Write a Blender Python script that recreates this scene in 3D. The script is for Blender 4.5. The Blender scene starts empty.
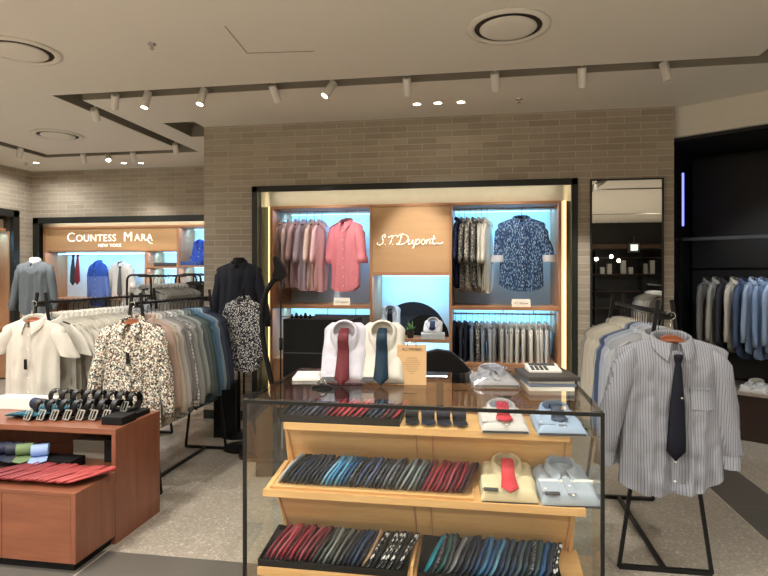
import bpy, bmesh, math, random
from mathutils import Vector, Matrix, noise
R = math.radians
rnd = random.Random(7)
SC = bpy.context.scene
COL = SC.collection

# ------------------------------------------------------------------ camera geometry (used to lay things out in metres)
EYE = 1.5; YAW = R(9.2); FPX = 570.0; HOR = 275.0
FW = Vector((-math.sin(YAW), math.cos(YAW), 0)); RT = Vector((math.cos(YAW), math.sin(YAW), 0))
def P(u, v, X=None, Y=None, z=None, D=None):
    d = FW + RT*((u-384)/FPX) + Vector((0, 0, (HOR-v)/FPX))
    if Y is not None: t = Y/d.y
    elif X is not None: t = X/d.x
    elif z is not None: t = (z-EYE)/d.z
    else: t = D
    return d*t + Vector((0, 0, EYE))
def PX(u, Y): return P(u, HOR, Y=Y).x
def PZ(u, v, Y): return P(u, v, Y=Y).z

cam = bpy.data.cameras.new('camera'); co = bpy.data.objects.new('camera', cam); COL.objects.link(co)
co.location = (0, 0, EYE); co.rotation_euler = (R(90), 0, YAW)
cam.sensor_width = 36; cam.lens = FPX/768*36; cam.shift_y = -(288-HOR)/768
cam.clip_start = .05; cam.clip_end = 60
SC.camera = co

# ------------------------------------------------------------------ materials
def lin(c):
    return tuple(((x/255)/12.92 if x/255 <= .04045 else ((x/255+.055)/1.055)**2.4) for x in c)
class NT:
    def __init__(s, name):
        s.m = bpy.data.materials.new(name); s.m.use_nodes = True; s.t = s.m.node_tree
        s.b = s.t.nodes['Principled BSDF']; s.out = s.t.nodes['Material Output']
    def n(s, ty, **k):
        nd = s.t.nodes.new(ty)
        for a, v in k.items():
            if a.startswith('i_'):
                key = a[2:].replace('_', ' '); nd.inputs[key].default_value = v
            else: setattr(nd, a, v)
        return nd
    def l(s, a, b): s.t.links.new(a, b)
    def math(s, op, a, b=None, c=None):
        nd = s.t.nodes.new('ShaderNodeMath'); nd.operation = op
        for i, x in enumerate((a, b, c)):
            if x is None: continue
            if isinstance(x, (int, float)): nd.inputs[i].default_value = x
            else: s.l(x, nd.inputs[i])
        return nd.outputs[0]
    def mix(s, f, a, b):
        nd = s.t.nodes.new('ShaderNodeMix'); nd.data_type = 'RGBA'
        for sock, x in ((nd.inputs[0], f), (nd.inputs[6], a), (nd.inputs[7], b)):
            if isinstance(x, (int, float)): sock.default_value = x
            elif isinstance(x, tuple): sock.default_value = (*x[:3], 1)
            else: s.l(x, sock)
        return nd.outputs[2]
    def coord(s, kind='Object', scale=(1, 1, 1), rot=(0, 0, 0)):
        tc = s.n('ShaderNodeTexCoord'); mp = s.n('ShaderNodeMapping')
        mp.inputs['Scale'].default_value = scale; mp.inputs['Rotation'].default_value = rot
        s.l(tc.outputs[kind], mp.inputs[0]); return mp.outputs[0]
    def noise(s, vec, scale, detail=3, rough=.5):
        nd = s.n('ShaderNodeTexNoise'); nd.inputs['Scale'].default_value = scale
        nd.inputs['Detail'].default_value = detail; nd.inputs['Roughness'].default_value = rough
        s.l(vec, nd.inputs['Vector']); return nd.outputs[0]
    def ramp(s, f, lo, hi):
        nd = s.n('ShaderNodeMapRange'); s.l(f, nd.inputs[0]); nd.inputs[1].default_value = lo; nd.inputs[2].default_value = hi
        return nd.outputs[0]
    def bump(s, h, st=.2, d=.01):
        nd = s.n('ShaderNodeBump'); nd.inputs['Strength'].default_value = st; nd.inputs['Distance'].default_value = d
        s.l(h, nd.inputs['Height']); s.l(nd.outputs[0], s.b.inputs['Normal'])
    def fin(s, col=None, rough=.5, metal=0, spec=.5):
        if col is not None:
            if isinstance(col, tuple): s.b.inputs['Base Color'].default_value = (*col[:3], 1)
            else: s.l(col, s.b.inputs['Base Color'])
        s.b.inputs['Roughness'].default_value = rough; s.b.inputs['Metallic'].default_value = metal
        s.b.inputs['Specular IOR Level'].default_value = spec
        return s.m
_mc = {}
def plain(name, c, rough=.5, metal=0, spec=.5, var=.06):
    if name in _mc: return _mc[name]
    t = NT(name); k = lin(c); v = t.noise(t.coord(), 14, 2)
    m = t.fin(t.mix(v, tuple(x*(1-var) for x in k), tuple(min(1, x*(1+var)) for x in k)), rough, metal, spec)
    _mc[name] = m; return m
def fabric(c, sheen=.0):
    name = 'cloth_%d_%d_%d' % c
    if name in _mc: return _mc[name]
    q = .86 if sum(c) > 570 else (.93 if sum(c) > 450 else 1)
    t = NT(name); k = lin(tuple(x*q for x in c)); co_ = t.coord()
    v = t.noise(co_, 6, 3); w = t.noise(co_, 300, 1)
    col = t.mix(v, tuple(x*.93 for x in k), tuple(min(1, x*1.05) for x in k))
    t.bump(w, .12, .002); m = t.fin(col, .85, 0, .25); _mc[name] = m; return m
def emis(name, c, st):
    if name in _mc: return _mc[name]
    t = NT(name); t.b.inputs['Emission Color'].default_value = (*lin(c), 1); t.b.inputs['Emission Strength'].default_value = st
    m = t.fin(lin(c), .5); _mc[name] = m; return m
def wood(name, c1, c2, rough=.4, axis='x', sc=1.0):
    t = NT(name); s = {'x': (.8, 9, 9), 'y': (9, .8, 9), 'z': (9, 9, .8)}[axis]
    v = t.coord(scale=tuple(a*sc for a in s)); n1 = t.noise(v, 2.2, 6, .6); n2 = t.noise(v, 14, 3, .6)
    f = t.math('ADD', t.math('MULTIPLY', n1, .7), t.math('MULTIPLY', n2, .3))
    col = t.mix(t.ramp(f, .35, .65), lin(c1), lin(c2)); t.bump(f, .05, .002)
    return t.fin(col, rough)
M = {}
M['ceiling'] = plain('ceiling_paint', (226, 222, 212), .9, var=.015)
M['slot'] = plain('slot_grey', (142, 135, 122), .9)  # slot insides coloured darker than the ceiling
M['fascia'] = plain('fascia_paint', (226, 221, 210), .8, var=.02)
M['frame_dark'] = plain('dark_green_frame', (28, 32, 28), .45)
M['jamb_dark'] = plain('olive_jamb', (84, 82, 66), .6)
M['beige'] = plain('beige_soffit', (206, 196, 172), .7)
M['woodx'] = wood('case_wood_horizontal', (170, 120, 84), (188, 138, 100), .42, 'x')
M['woodz'] = wood('case_wood_upright', (170, 120, 84), (188, 138, 100), .42, 'z')
M['panel'] = wood('sign_panel_wood', (186, 146, 104), (194, 156, 114), .42, 'x', .6)
M['cherry'] = wood('cherry_wood', (112, 66, 46), (134, 82, 58), .32, 'z')
M['cherryx'] = wood('cherry_wood_horizontal', (112, 66, 46), (134, 82, 58), .32, 'x')
M['maple'] = wood('maple_wood', (206, 156, 98), (224, 178, 120), .4, 'x')
M['maplez'] = wood('maple_wood_upright', (206, 156, 98), (224, 178, 120), .4, 'z')
M['white_back'] = plain('white_back_panel', (226, 236, 240), .7, var=.01)
M['black_metal'] = plain('black_metal', (15, 14, 13), .45, 0, .35)
M['black'] = plain('black_matt', (13, 12, 12), .7, 0, .25)
M['black_gloss'] = plain('black_gloss', (16, 16, 17), .2)
M['black_leather'] = plain('black_leather', (14, 13, 13), .42, 0, .35)
M['brown_leather'] = plain('brown_leather', (92, 54, 36), .4)
M['chrome'] = plain('chrome', (200, 200, 196), .18, 1)
M['bright_metal'] = plain('polished_metal', (225, 222, 214), .3, .75)
M['white_plastic'] = plain('white_plastic', (232, 228, 220), .4)
M['paper'] = plain('white_paper', (238, 232, 216), .8, var=.02)
M['kraft'] = plain('kraft_board', (196, 160, 114), .8, var=.03)
M['ink'] = plain('ink', (70, 52, 40), .8)
M['letters'] = plain('white_letters', (248, 246, 238), .5, var=.0)
M['letters'] = emis('glowing_white_letters', (255, 250, 238), .7)  # white letters with a glow put into their own colour
M['hanger_wood'] = plain('hanger_wood', (150, 84, 50), .4)
M['hanger_black'] = plain('hanger_black', (24, 24, 26), .4)
M['darkshop'] = plain('shop_black', (14, 13, 13), .55)
M['darkwood'] = plain('espresso_wood', (44, 28, 22), .35)
M['skin_white'] = plain('mannequin_cap', (220, 214, 204), .5)
M['navy_board'] = plain('navy_board', (32, 46, 66), .6)
M['charcoal'] = plain('charcoal_board', (62, 62, 64), .6)
M['led_cool'] = emis('cool_strip_light', (150, 215, 255), 2.5)
M['led_warm'] = emis('warm_strip_light', (250, 214, 150), 1.0)
M['lamp'] = emis('lamp_lens', (255, 240, 215), 18)
M['neon'] = emis('blue_neon', (120, 130, 255), 2.2)
M['lens_off'] = plain('lens_off', (200, 195, 185), .3)
M['green'] = plain('leaf_green', (74, 110, 60), .6)

def m_brick(name='pale_brick'):
    t = NT(name); tc = t.n('ShaderNodeTexCoord'); sp = t.n('ShaderNodeSeparateXYZ'); cb = t.n('ShaderNodeCombineXYZ')
    t.l(tc.outputs['Object'], sp.inputs[0]); t.l(t.math('ADD', sp.outputs[0], sp.outputs[1]), cb.inputs[0]); t.l(sp.outputs[2], cb.inputs[1])
    b = t.n('ShaderNodeTexBrick'); t.l(cb.outputs[0], b.inputs['Vector'])
    b.inputs['Scale'].default_value = 1; b.inputs['Brick Width'].default_value = .29; b.inputs['Row Height'].default_value = .062
    b.inputs['Mortar Size'].default_value = .004; b.inputs['Mortar Smooth'].default_value = .3; b.inputs['Bias'].default_value = -.1
    b.inputs['Color1'].default_value = (*lin((166, 155, 139)), 1); b.inputs['Color2'].default_value = (*lin((188, 177, 160)), 1)
    b.inputs['Mortar'].default_value = (*lin((206, 197, 182)), 1)
    v = t.noise(tc.outputs['Object'], 9, 5, .65)
    col = t.mix(t.math('MULTIPLY', v, .35), b.outputs[0], lin((140, 130, 116)))
    t.bump(t.math('ADD', t.math('MULTIPLY', b.outputs[1], -1), t.math('MULTIPLY', v, .4)), .5, .008)
    return t.fin(col, .85, 0, .2)
M['brick'] = m_brick()
def m_floor():
    t = NT('terrazzo_floor'); tc = t.n('ShaderNodeTexCoord'); o = tc.outputs['Object']; sp = t.n('ShaderNodeSeparateXYZ'); t.l(o, sp.inputs[0])
    x, y = sp.outputs[0], sp.outputs[1]
    vo = t.n('ShaderNodeTexVoronoi'); vo.inputs['Scale'].default_value = 95; t.l(o, vo.inputs['Vector'])
    vs = t.n('ShaderNodeSeparateColor'); t.l(vo.outputs['Color'], vs.inputs[0])
    n = t.noise(o, 3, 4); n2 = t.noise(o, 160, 2)
    light = t.mix(t.ramp(vs.outputs[0], .1, .9), lin((140, 132, 119)), lin((164, 155, 140)))
    light = t.mix(t.math('GREATER_THAN', vs.outputs[1], .93), light, lin((188, 180, 166)))
    light = t.mix(t.math('MULTIPLY', n, .35), light, lin((136, 124, 110)))
    dark = t.mix(n2, lin((80, 76, 70)), lin((98, 93, 86)))
    b1 = t.math('MULTIPLY', t.math('GREATER_THAN', x, 1.62), t.math('LESS_THAN', x, 1.97))
    b2 = t.math('MULTIPLY', t.math('LESS_THAN', y, 2.82), t.math('GREATER_THAN', y, 1.6))
    band = t.math('MAXIMUM', b1, b2)
    gx = t.math('LESS_THAN', t.math('ABSOLUTE', t.math('SUBTRACT', t.math('PINGPONG', t.math('ADD', x, 1.98), .6), 0)), .004)
    gy = t.math('LESS_THAN', t.math('PINGPONG', t.math('SUBTRACT', y, 2.82), .6), .0025)
    g = t.math('MAXIMUM', gx, t.math('MULTIPLY', gy, .35))
    col = t.mix(band, light, dark); col = t.mix(t.math('MULTIPLY', g, .7), col, lin((188, 178, 160)))
    return t.fin(col, .33, 0, .4)
M['floor'] = m_floor()
def m_glass(name='case_glass', ior=1.5, tint=(.97, .985, .975)):
    t = NT(name); tr = t.n('ShaderNodeBsdfTransparent'); gl = t.n('ShaderNodeBsdfGlossy'); mx = t.n('ShaderNodeMixShader')
    tr.inputs[0].default_value = (*tint, 1); gl.inputs['Roughness'].default_value = .0
    fr = t.n('ShaderNodeFresnel'); fr.inputs[0].default_value = ior; ge = t.n('ShaderNodeNewGeometry')
    f = t.math('MULTIPLY', fr.outputs[0], t.math('SUBTRACT', 1, ge.outputs['Backfacing']))
    t.l(f, mx.inputs[0]); t.l(tr.outputs[0], mx.inputs[1]); t.l(gl.outputs[0], mx.inputs[2]); t.l(mx.outputs[0], t.out.inputs[0])
    return t.m
M['glass'] = m_glass(); M['glass_top'] = m_glass('top_glass', 1.75)
def m_bag():
    t = NT('clear_plastic_wrap'); tr = t.n('ShaderNodeBsdfTransparent'); gl = t.n('ShaderNodeBsdfGlossy'); mx = t.n('ShaderNodeMixShader')
    gl.inputs['Roughness'].default_value = .12; bp = t.n('ShaderNodeBump'); bp.inputs['Strength'].default_value = .8
    t.l(t.noise(t.coord(), 30, 3), bp.inputs['Height']); t.l(bp.outputs[0], gl.inputs['Normal'])
    mx.inputs[0].default_value = .24; t.l(tr.outputs[0], mx.inputs[1]); t.l(gl.outputs[0], mx.inputs[2]); t.l(mx.outputs[0], t.out.inputs[0]); return t.m
M['bag'] = m_bag()
def m_mirror():
    t = NT('mirror_glass'); return t.fin((.82, .82, .8), .01, 1)
M['mirror'] = m_mirror()
def m_stripe(name, a, b, freq=60, frac=.3):
    t = NT(name); v = t.coord(); sp = t.n('ShaderNodeSeparateXYZ'); t.l(v, sp.inputs[0])
    f = t.math('LESS_THAN', t.math('FRACT', t.math('MULTIPLY', sp.outputs[0], freq)), frac)
    return t.fin(t.mix(f, lin(a), lin(b)), .8, 0, .25)
M['stripe'] = m_stripe('pinstripe_cloth', (150, 151, 156), (112, 115, 126), 105, .3)
M['check'] = None
def m_check(name, a, b, f=38):
    t = NT(name); sp = t.n('ShaderNodeSeparateXYZ'); t.l(t.coord(), sp.inputs[0])
    h = t.math('LESS_THAN', t.math('FRACT', t.math('MULTIPLY', sp.outputs[0], f)), .22)
    g = t.math('LESS_THAN', t.math('FRACT', t.math('MULTIPLY', sp.outputs[2], f)), .22)
    return t.fin(t.mix(t.math('MAXIMUM', h, g), lin(a), lin(b)), .8, 0, .25)
M['check'] = m_check('checked_cloth', (214, 212, 206), (120, 126, 132))
def m_multi(name, base, spots, scale=60, stretch=(1, 1, 1), rad=.35):
    """cloth printed with coloured blotches"""
    t = NT(name); v = t.coord(scale=stretch); col = lin(base)
    for i, (c, s, r) in enumerate(spots):
        nd = t.n('ShaderNodeMapping'); nd.inputs['Location'].default_value = (i*3.7, i*1.3, i*2.1); t.l(v, nd.inputs[0])
        vo = t.n('ShaderNodeTexVoronoi'); vo.inputs['Scale'].default_value = s; t.l(nd.outputs[0], vo.inputs['Vector'])
        f = t.math('LESS_THAN', vo.outputs['Distance'], r); col = t.mix(f, col, lin(c))
    return t.fin(col, .85, 0, .25)
M['floral'] = m_multi('floral_cloth', (212, 202, 182), [((160, 140, 118), 46, .46), ((60, 58, 62), 55, .40), ((128, 80, 66), 66, .34), ((110, 128, 122), 50, .36), ((244, 238, 222), 60, .36), ((50, 50, 56), 90, .30)])
M['bwprint'] = m_multi('black_white_print_cloth', (52, 52, 58), [((226, 226, 222), 70, .42), ((40, 40, 46), 90, .25)])
M['camo'] = m_multi('grey_print_cloth', (206, 200, 186), [((120, 116, 108), 34, .42), ((60, 60, 62), 42, .3)])
M['camo2'] = m_multi('dark_print_cloth', (120, 118, 112), [((50, 50, 54), 40, .4), ((216, 212, 200), 46, .3)])
M['navyprint'] = m_multi('navy_dot_cloth', (26, 34, 66), [((120, 130, 160), 60, .22)])
def m_split(name, a, b, z):
    t = NT(name); sp = t.n('ShaderNodeSeparateXYZ'); t.l(t.coord(), sp.inputs[0])
    return t.fin(t.mix(t.math('GREATER_THAN', sp.outputs[2], z), lin(a), lin(b)), .85, 0, .25)
M['twotone'] = m_split('two_tone_blue_cloth', (88, 112, 176), (44, 80, 164), -.34)
M['leafprint'] = m_multi('blue_leaf_cloth', (54, 78, 112), [((30, 46, 76), 44, .4), ((132, 160, 186), 42, .38)], stretch=(2.0, 2.0, .75))
M['tieprint'] = m_multi('black_white_tie_silk', (34, 34, 38), [((214, 212, 208), 80, .4)], stretch=(1, .5, 1))
M['tweed'] = m_multi('dotted_dark_silk', (40, 44, 54), [((150, 154, 160), 130, .3)])
def silk(c):
    name = 'silk_%d_%d_%d' % c
    if name in _mc: return _mc[name]
    t = NT(name); k = tuple(x*.78 for x in lin(c)); w = t.n('ShaderNodeTexWave'); w.inputs['Scale'].default_value = 60; t.l(t.coord(rot=(0, 0, .8)), w.inputs['Vector'])
    m = t.fin(t.mix(t.math('MULTIPLY', w.outputs[1], .6), k, tuple(min(1, x*1.2+.002) for x in k)), .55, 0, .22); _mc[name] = m; return m

# ------------------------------------------------------------------ mesh building
class MB:
    def __init__(s): s.v = []; s.f = []
    def add(s, vs, fs, mx=None):
        b = len(s.v); s.v += [tuple(mx @ Vector(p)) if mx else tuple(p) for p in vs]; s.f += [tuple(i+b for i in f) for f in fs]; return s
    def box(s, x0, y0, z0, x1, y1, z1, mx=None):
        x0, x1 = sorted((x0, x1)); y0, y1 = sorted((y0, y1)); z0, z1 = sorted((z0, z1))
        vs = [(x, y, z) for x in (x0, x1) for y in (y0, y1) for z in (z0, z1)]
        return s.add(vs, [(0, 1, 3, 2), (4, 6, 7, 5), (0, 4, 5, 1), (2, 3, 7, 6), (0, 2, 6, 4), (1, 5, 7, 3)], mx)
    def bar(s, a, b, w, h=None, up=(0, 0, 1)):
        """square-section bar from a to b"""
        h = h or w; a = Vector(a); b = Vector(b); d = (b-a).normalized(); u = Vector(up)
        if abs(d.dot(u)) > .98: u = Vector((0, 1, 0))
        r = d.cross(u).normalized(); u = r.cross(d)
        vs = [p+r*(sx*w/2)+u*(sy*h/2) for p in (a, b) for sx, sy in ((-1, -1), (1, -1), (1, 1), (-1, 1))]
        return s.add(vs, [(3, 2, 1, 0), (4, 5, 6, 7), (0, 1, 5, 4), (1, 2, 6, 5), (2, 3, 7, 6), (3, 0, 4, 7)])
    def tube(s, pts, r, n=8, closed=False, flat=1.0):
        pts = [Vector(p) for p in pts]; m = len(pts); rings = []; ref = None
        rr = r if isinstance(r, (list, tuple)) else [r]*m
        for i, p in enumerate(pts):
            a = pts[(i-1) % m] if (i or closed) else p; b = pts[(i+1) % m] if (i < m-1 or closed) else p
            d = (b-a).normalized()
            if ref is None: ref = Vector((0, 0, 1)) if abs(d.z) < .9 else Vector((0, 1, 0))
            x = d.cross(ref).normalized(); ref = x.cross(d).normalized()
            rings.append([p + x*(math.cos(2*math.pi*k/n)*rr[i]) + ref*(math.sin(2*math.pi*k/n)*rr[i]*flat) for k in range(n)])
        return s.loft(rings, closed, not closed)
    def loft(s, rings, closed=False, caps=True):
        n = len(rings[0]); m = len(rings); vs = [p for r in rings for p in r]; fs = []
        for i in range(m if closed else m-1):
            j = (i+1) % m
            for k in range(n): fs.append((i*n+k, i*n+(k+1) % n, j*n+(k+1) % n, j*n+k))
        if caps: fs.append(tuple(range(n-1, -1, -1))); fs.append(tuple((m-1)*n+k for k in range(n)))
        return s.add(vs, fs)
    def lathe(s, prof, n=24, c=(0, 0, 0), caps=True, sx=1, sy=1):
        return s.loft([[(c[0]+r*math.cos(2*math.pi*k/n)*sx, c[1]+r*math.sin(2*math.pi*k/n)*sy, c[2]+z) for k in range(n)] for r, z in prof], False, caps)
    def prism(s, poly, a, b, axis='z', mx=None):
        n = len(poly); f = {'z': lambda p, t: (p[0], p[1], t), 'y': lambda p, t: (p[0], t, p[1]), 'x': lambda p, t: (t, p[0], p[1])}[axis]
        vs = [f(p, a) for p in poly]+[f(p, b) for p in poly]
        return s.add(vs, [tuple(range(n-1, -1, -1)), tuple(range(n, 2*n))]+[(i, (i+1) % n, n+(i+1) % n, n+i) for i in range(n)], mx)
    def grid(s, fn, nu, nv, flip=False):
        vs = [fn(i/nu, j/nv) for j in range(nv+1) for i in range(nu+1)]; fs = []
        for j in range(nv):
            for i in range(nu):
                a = j*(nu+1)+i; q = (a, a+1, a+nu+2, a+nu+1); fs.append(q[::-1] if flip else q)
        return s.add(vs, fs)
    def mesh(s, name, bevel=0, smooth=False, fix=True, merge=False):
        me = bpy.data.meshes.new(name); me.from_pydata(s.v, [], s.f)
        bm = bmesh.new(); bm.from_mesh(me)
        if merge: bmesh.ops.remove_doubles(bm, verts=bm.verts, dist=1e-5)
        if fix: bmesh.ops.recalc_face_normals(bm, faces=bm.faces)
        if bevel:
            es = [e for e in bm.edges if len(e.link_faces) == 2 and e.calc_face_angle(0) > .5]
            bmesh.ops.bevel(bm, geom=es, offset=bevel, segments=2, profile=.7, affect='EDGES', clamp_overlap=True)
        bm.to_mesh(me); bm.free()
        if smooth:
            me.polygons.foreach_set('use_smooth', [True]*len(me.polygons))
        return me
    def build(s, name, mat, parent=None, loc=None, rot=None, bevel=0, smooth=False, fix=True, merge=False):
        me = s.mesh(name, bevel, smooth, fix, merge); return link(name, me, mat, parent, loc, rot)
def link(name, me, mat, parent=None, loc=None, rot=None):
    if not me.materials: me.materials.append(mat)
    o = bpy.data.objects.new(name, me); COL.objects.link(o)
    if o.material_slots[0].material != mat:
        o.material_slots[0].link = 'OBJECT'; o.material_slots[0].material = mat
    if parent: o.parent = parent
    if loc: o.location = loc
    if rot: o.rotation_euler = rot
    return o
def tag(o, label, cat, group=None, kind=None):
    o['label'] = label; o['category'] = cat
    if group: o['group'] = group
    if kind: o['kind'] = kind
    return o
def thing(name, label, cat, loc=(0, 0, 0), rz=0, group=None, rot=None, scale=None):
    o = bpy.data.objects.new(name, None); COL.objects.link(o); o.location = loc; o.rotation_euler = rot or (0, 0, rz)
    if scale: o.scale = scale
    o.empty_display_size = .05
    return tag(o, label, cat, group)
def struct(name, mb, mat, bevel=0, label=None):
    o = mb.build(name, mat, bevel=bevel); o['kind'] = 'structure'
    if label: o['label'] = label
    return o
def box(*a): return MB().box(*a)
def copy_tree(o, parent=None):
    c = o.copy(); COL.objects.link(c); c.parent = parent
    for ch in o.children: copy_tree(ch, c)
    return c
def text_mesh(txt, size, depth=.002, shear=0, align='CENTER', space=1, bold=0):
    cu = bpy.data.curves.new('t', 'FONT'); cu.body = txt; cu.size = size; cu.extrude = depth/2; cu.shear = shear; cu.align_x = align; cu.align_y = 'CENTER'
    cu.space_character = space; cu.offset = bold; cu.resolution_u = 3
    o = bpy.data.objects.new('t', cu); COL.objects.link(o); dg = bpy.context.evaluated_depsgraph_get(); dg.update()
    me = bpy.data.meshes.new_from_object(o.evaluated_get(dg)); bpy.data.objects.remove(o); return me
def text(name, txt, size, mat, parent, loc, rot=(R(90), 0, 0), **k):
    me = text_mesh(txt, size, **k); me.materials.clear(); return link(name, me, mat, parent, loc, rot)
ONES = 'zeroth first second third fourth fifth sixth seventh eighth ninth tenth eleventh twelfth thirteenth fourteenth fifteenth sixteenth seventeenth eighteenth nineteenth'.split()
def nth(n):
    if n < 20: return ONES[n]
    t = {2: 'twent', 3: 'thirt', 4: 'fort', 5: 'fift'}[n//10]
    return t+'ieth' if n % 10 == 0 else t+'y-'+ONES[n % 10]

# ------------------------------------------------------------------ lights
def area(loc, power, sx, sy, color=(1, .96, .9), rot=(0, 0, 0), shape='RECTANGLE', spread=180):
    l = bpy.data.lights.new('area_light', 'AREA'); l.shape = shape; l.size = sx
    if shape == 'RECTANGLE': l.size_y = sy
    l.energy = power; l.color = color; l.spread = R(spread)
    o = bpy.data.objects.new('area_light', l); COL.objects.link(o); o.location = loc; o.rotation_euler = rot; return o
def spot(loc, target, power, ang=60, color=(1, .95, .87), size=.04, blend=.7):
    l = bpy.data.lights.new('spot_light', 'SPOT'); l.energy = power; l.spot_size = R(ang); l.spot_blend = blend; l.color = color; l.shadow_soft_size = size
    o = bpy.data.objects.new('spot_light', l); COL.objects.link(o); o.location = loc
    o.rotation_euler = (Vector(target)-Vector(loc)).to_track_quat('-Z', 'Y').to_euler(); return o

# ------------------------------------------------------------------ room shell
CZ = 3.05; YW = 5.6; YL = 7.6
XL = P(32, 171, Y=YL).x
XB0 = P(204, 125, Y=YW).x; XB1 = P(674, 110, Y=YW).x
YBK = -6.9; XR = 7.5
struct('floor', box(XL-.6, YBK, -.1, XR, YL+.7, 0), M['floor'])
slots = [(-3.62, 4.40, 2.14, 4.57), (1.97, -1.0, 2.14, 4.57), (-3.62, 4.40, -3.45, 6.72), (-5.62, 6.55, -3.45, 6.72), (-5.62, 3.6, -5.45, 6.72),
         (-.6, .25, 6.4, .42), (-.6, -4.2, 6.4, -4.03), (-3.16, 5.38, XB0, 5.98)]
xs = sorted({XL-.6, XR} | {a for s in slots for a in (s[0], s[2])}); ys = sorted({YBK, YL+.7} | {a for s in slots for a in (s[1], s[3])})
def inslot(x, y): return any(s[0] < x < s[2] and s[1] < y < s[3] for s in slots)
cb = MB(); sb = MB()
for i in range(len(xs)-1):
    for j in range(len(ys)-1):
        cx, cy = (xs[i]+xs[i+1])/2, (ys[j]+ys[j+1])/2
        if inslot(cx, cy):
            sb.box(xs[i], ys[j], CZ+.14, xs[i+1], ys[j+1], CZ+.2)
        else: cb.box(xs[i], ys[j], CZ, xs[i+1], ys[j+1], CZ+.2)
lb = MB()
for i in range(len(xs)-1):
    for j in range(len(ys)-1):
        cx, cy = (xs[i]+xs[i+1])/2, (ys[j]+ys[j+1])/2
        if not inslot(cx, cy): continue
        e = .004
        if not inslot(xs[i]-.001, cy): lb.box(xs[i], ys[j], CZ+.003, xs[i]+e, ys[j+1], CZ+.14)
        if not inslot(xs[i+1]+.001, cy): lb.box(xs[i+1]-e, ys[j], CZ+.003, xs[i+1], ys[j+1], CZ+.14)
        if not inslot(cx, ys[j]-.001): lb.box(xs[i], ys[j], CZ+.003, xs[i+1], ys[j]+e, CZ+.14)
        if not inslot(cx, ys[j+1]+.001): lb.box(xs[i], ys[j+1]-e, CZ+.003, xs[i+1], ys[j+1], CZ+.14)
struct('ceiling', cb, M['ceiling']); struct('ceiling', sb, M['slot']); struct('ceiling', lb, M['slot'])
tr = MB()
for sl in slots[:7]:
    if sl[2]-sl[0] > sl[3]-sl[1]: tr.box(sl[0]+.1, (sl[1]+sl[3])/2-.015, CZ+.10, sl[2]-.1, (sl[1]+sl[3])/2+.015, CZ+.14)
    else: tr.box((sl[0]+sl[2])/2-.015, sl[1]+.1, CZ+.10, (sl[0]+sl[2])/2+.015, sl[3]-.1, CZ+.14)
struct('ceiling_track', tr, M['black_metal'])
# access panel joint lines in the ceiling
a = P(225, 26, z=CZ); b = P(247, 53, z=CZ); c = P(314, 51, z=CZ)
pm = MB()
for p, q in ((a, b), (b, c)): pm.bar((p.x, p.y, CZ-.001), (q.x, q.y, CZ-.001), .006, .004)
struct('ceiling_panel_line', pm, plain('joint_shadow_gap', (150, 140, 126), .9))

# brick block with its opening
ox0, ox1 = PX(253, YW), PX(577, YW); oz = PZ(415, 183, YW)
BD = 6.6
struct('wall_back', MB().box(XB0, YW, 0, ox0, BD, CZ).box(ox1, YW, 0, XB1, BD, CZ).box(ox0, YW, oz, ox1, BD, CZ).box(ox0, BD-.1, 0, ox1, BD, oz)
       .box(XB0, BD, 0, XB0+.2, YL, CZ), M['brick'])
# left back wall and left side wall with their openings
mx0 = PX(34, YL); mz = PZ(100, 217, YL); mx1 = PX(262, YL)
struct('wall_rear_left', MB().box(XL-.6, YL, 0, mx0, YL+.7, CZ).box(mx0, YL, mz, mx1, YL+.7, CZ).box(mx1, YL, 0, XB0+.3, YL+.7, CZ).box(mx0, YL+.62, 0, mx1, YL+.7, mz), M['brick'])
ly1 = P(18, 211, X=XL).y; lz = P(9, 210, X=XL).z; ly0 = ly1-2.6
struct('wall_left', MB().box(XL-.6, ly1, 0, XL, YL, CZ).box(XL-.6, YBK, 0, XL, ly0, CZ).box(XL-.6, ly0, lz, XL, ly1, CZ).box(XL-.6, ly0, 0, XL-.52, ly1, lz), M['brick'])
struct('wall_behind', MB().box(XL, YBK-.1, 0, XR, YBK, CZ), M['darkshop'])
struct('wall_right', MB().box(XR, YBK, 0, XR+.1, YL+.7, CZ), plain('far_wall_paint', (120, 110, 98), .8))
# dark frames around the openings
def trim(name, x0, x1, zt, y, w=.05, mat=None, d0=.02, d1=.2):
    struct(name, MB().box(x0-.005, y-d0, 0, x0+w, y+.0, zt+.005).box(x1-w, y-d0, 0, x1+.005, y, zt+.005).box(x0-.005, y-d0, zt-w, x1+.005, y, zt+.005)
           .box(x0, y, 0, x0+.01, y+d1, zt).box(x1-.01, y, 0, x1, y+d1, zt).box(x0, y, zt-.01, x1, y+d1, zt), mat or M['frame_dark'], .002)
trim('trim_1', ox0, ox1, oz, YW, .055)
trim('trim_2', mx0, mx1, mz, YL, .085)
tl = MB()
for (a0, a1, b0, b1) in ((ly1-.10, ly1+.01, 0, lz), (ly0-.01, ly0+.10, 0, lz), (ly0, ly1, lz-.09, lz+.01)): tl.box(XL-.04, a0, b0, XL+.02, a1, b1)
struct('trim_3', tl, M['frame_dark'], .002)
struct('trim_4', MB().box(XB0, YW-.012, 0, ox0-.01, YW, .09).box(ox1+.01, YW-.012, 0, XB1, YW, .09), M['frame_dark'])

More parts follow.
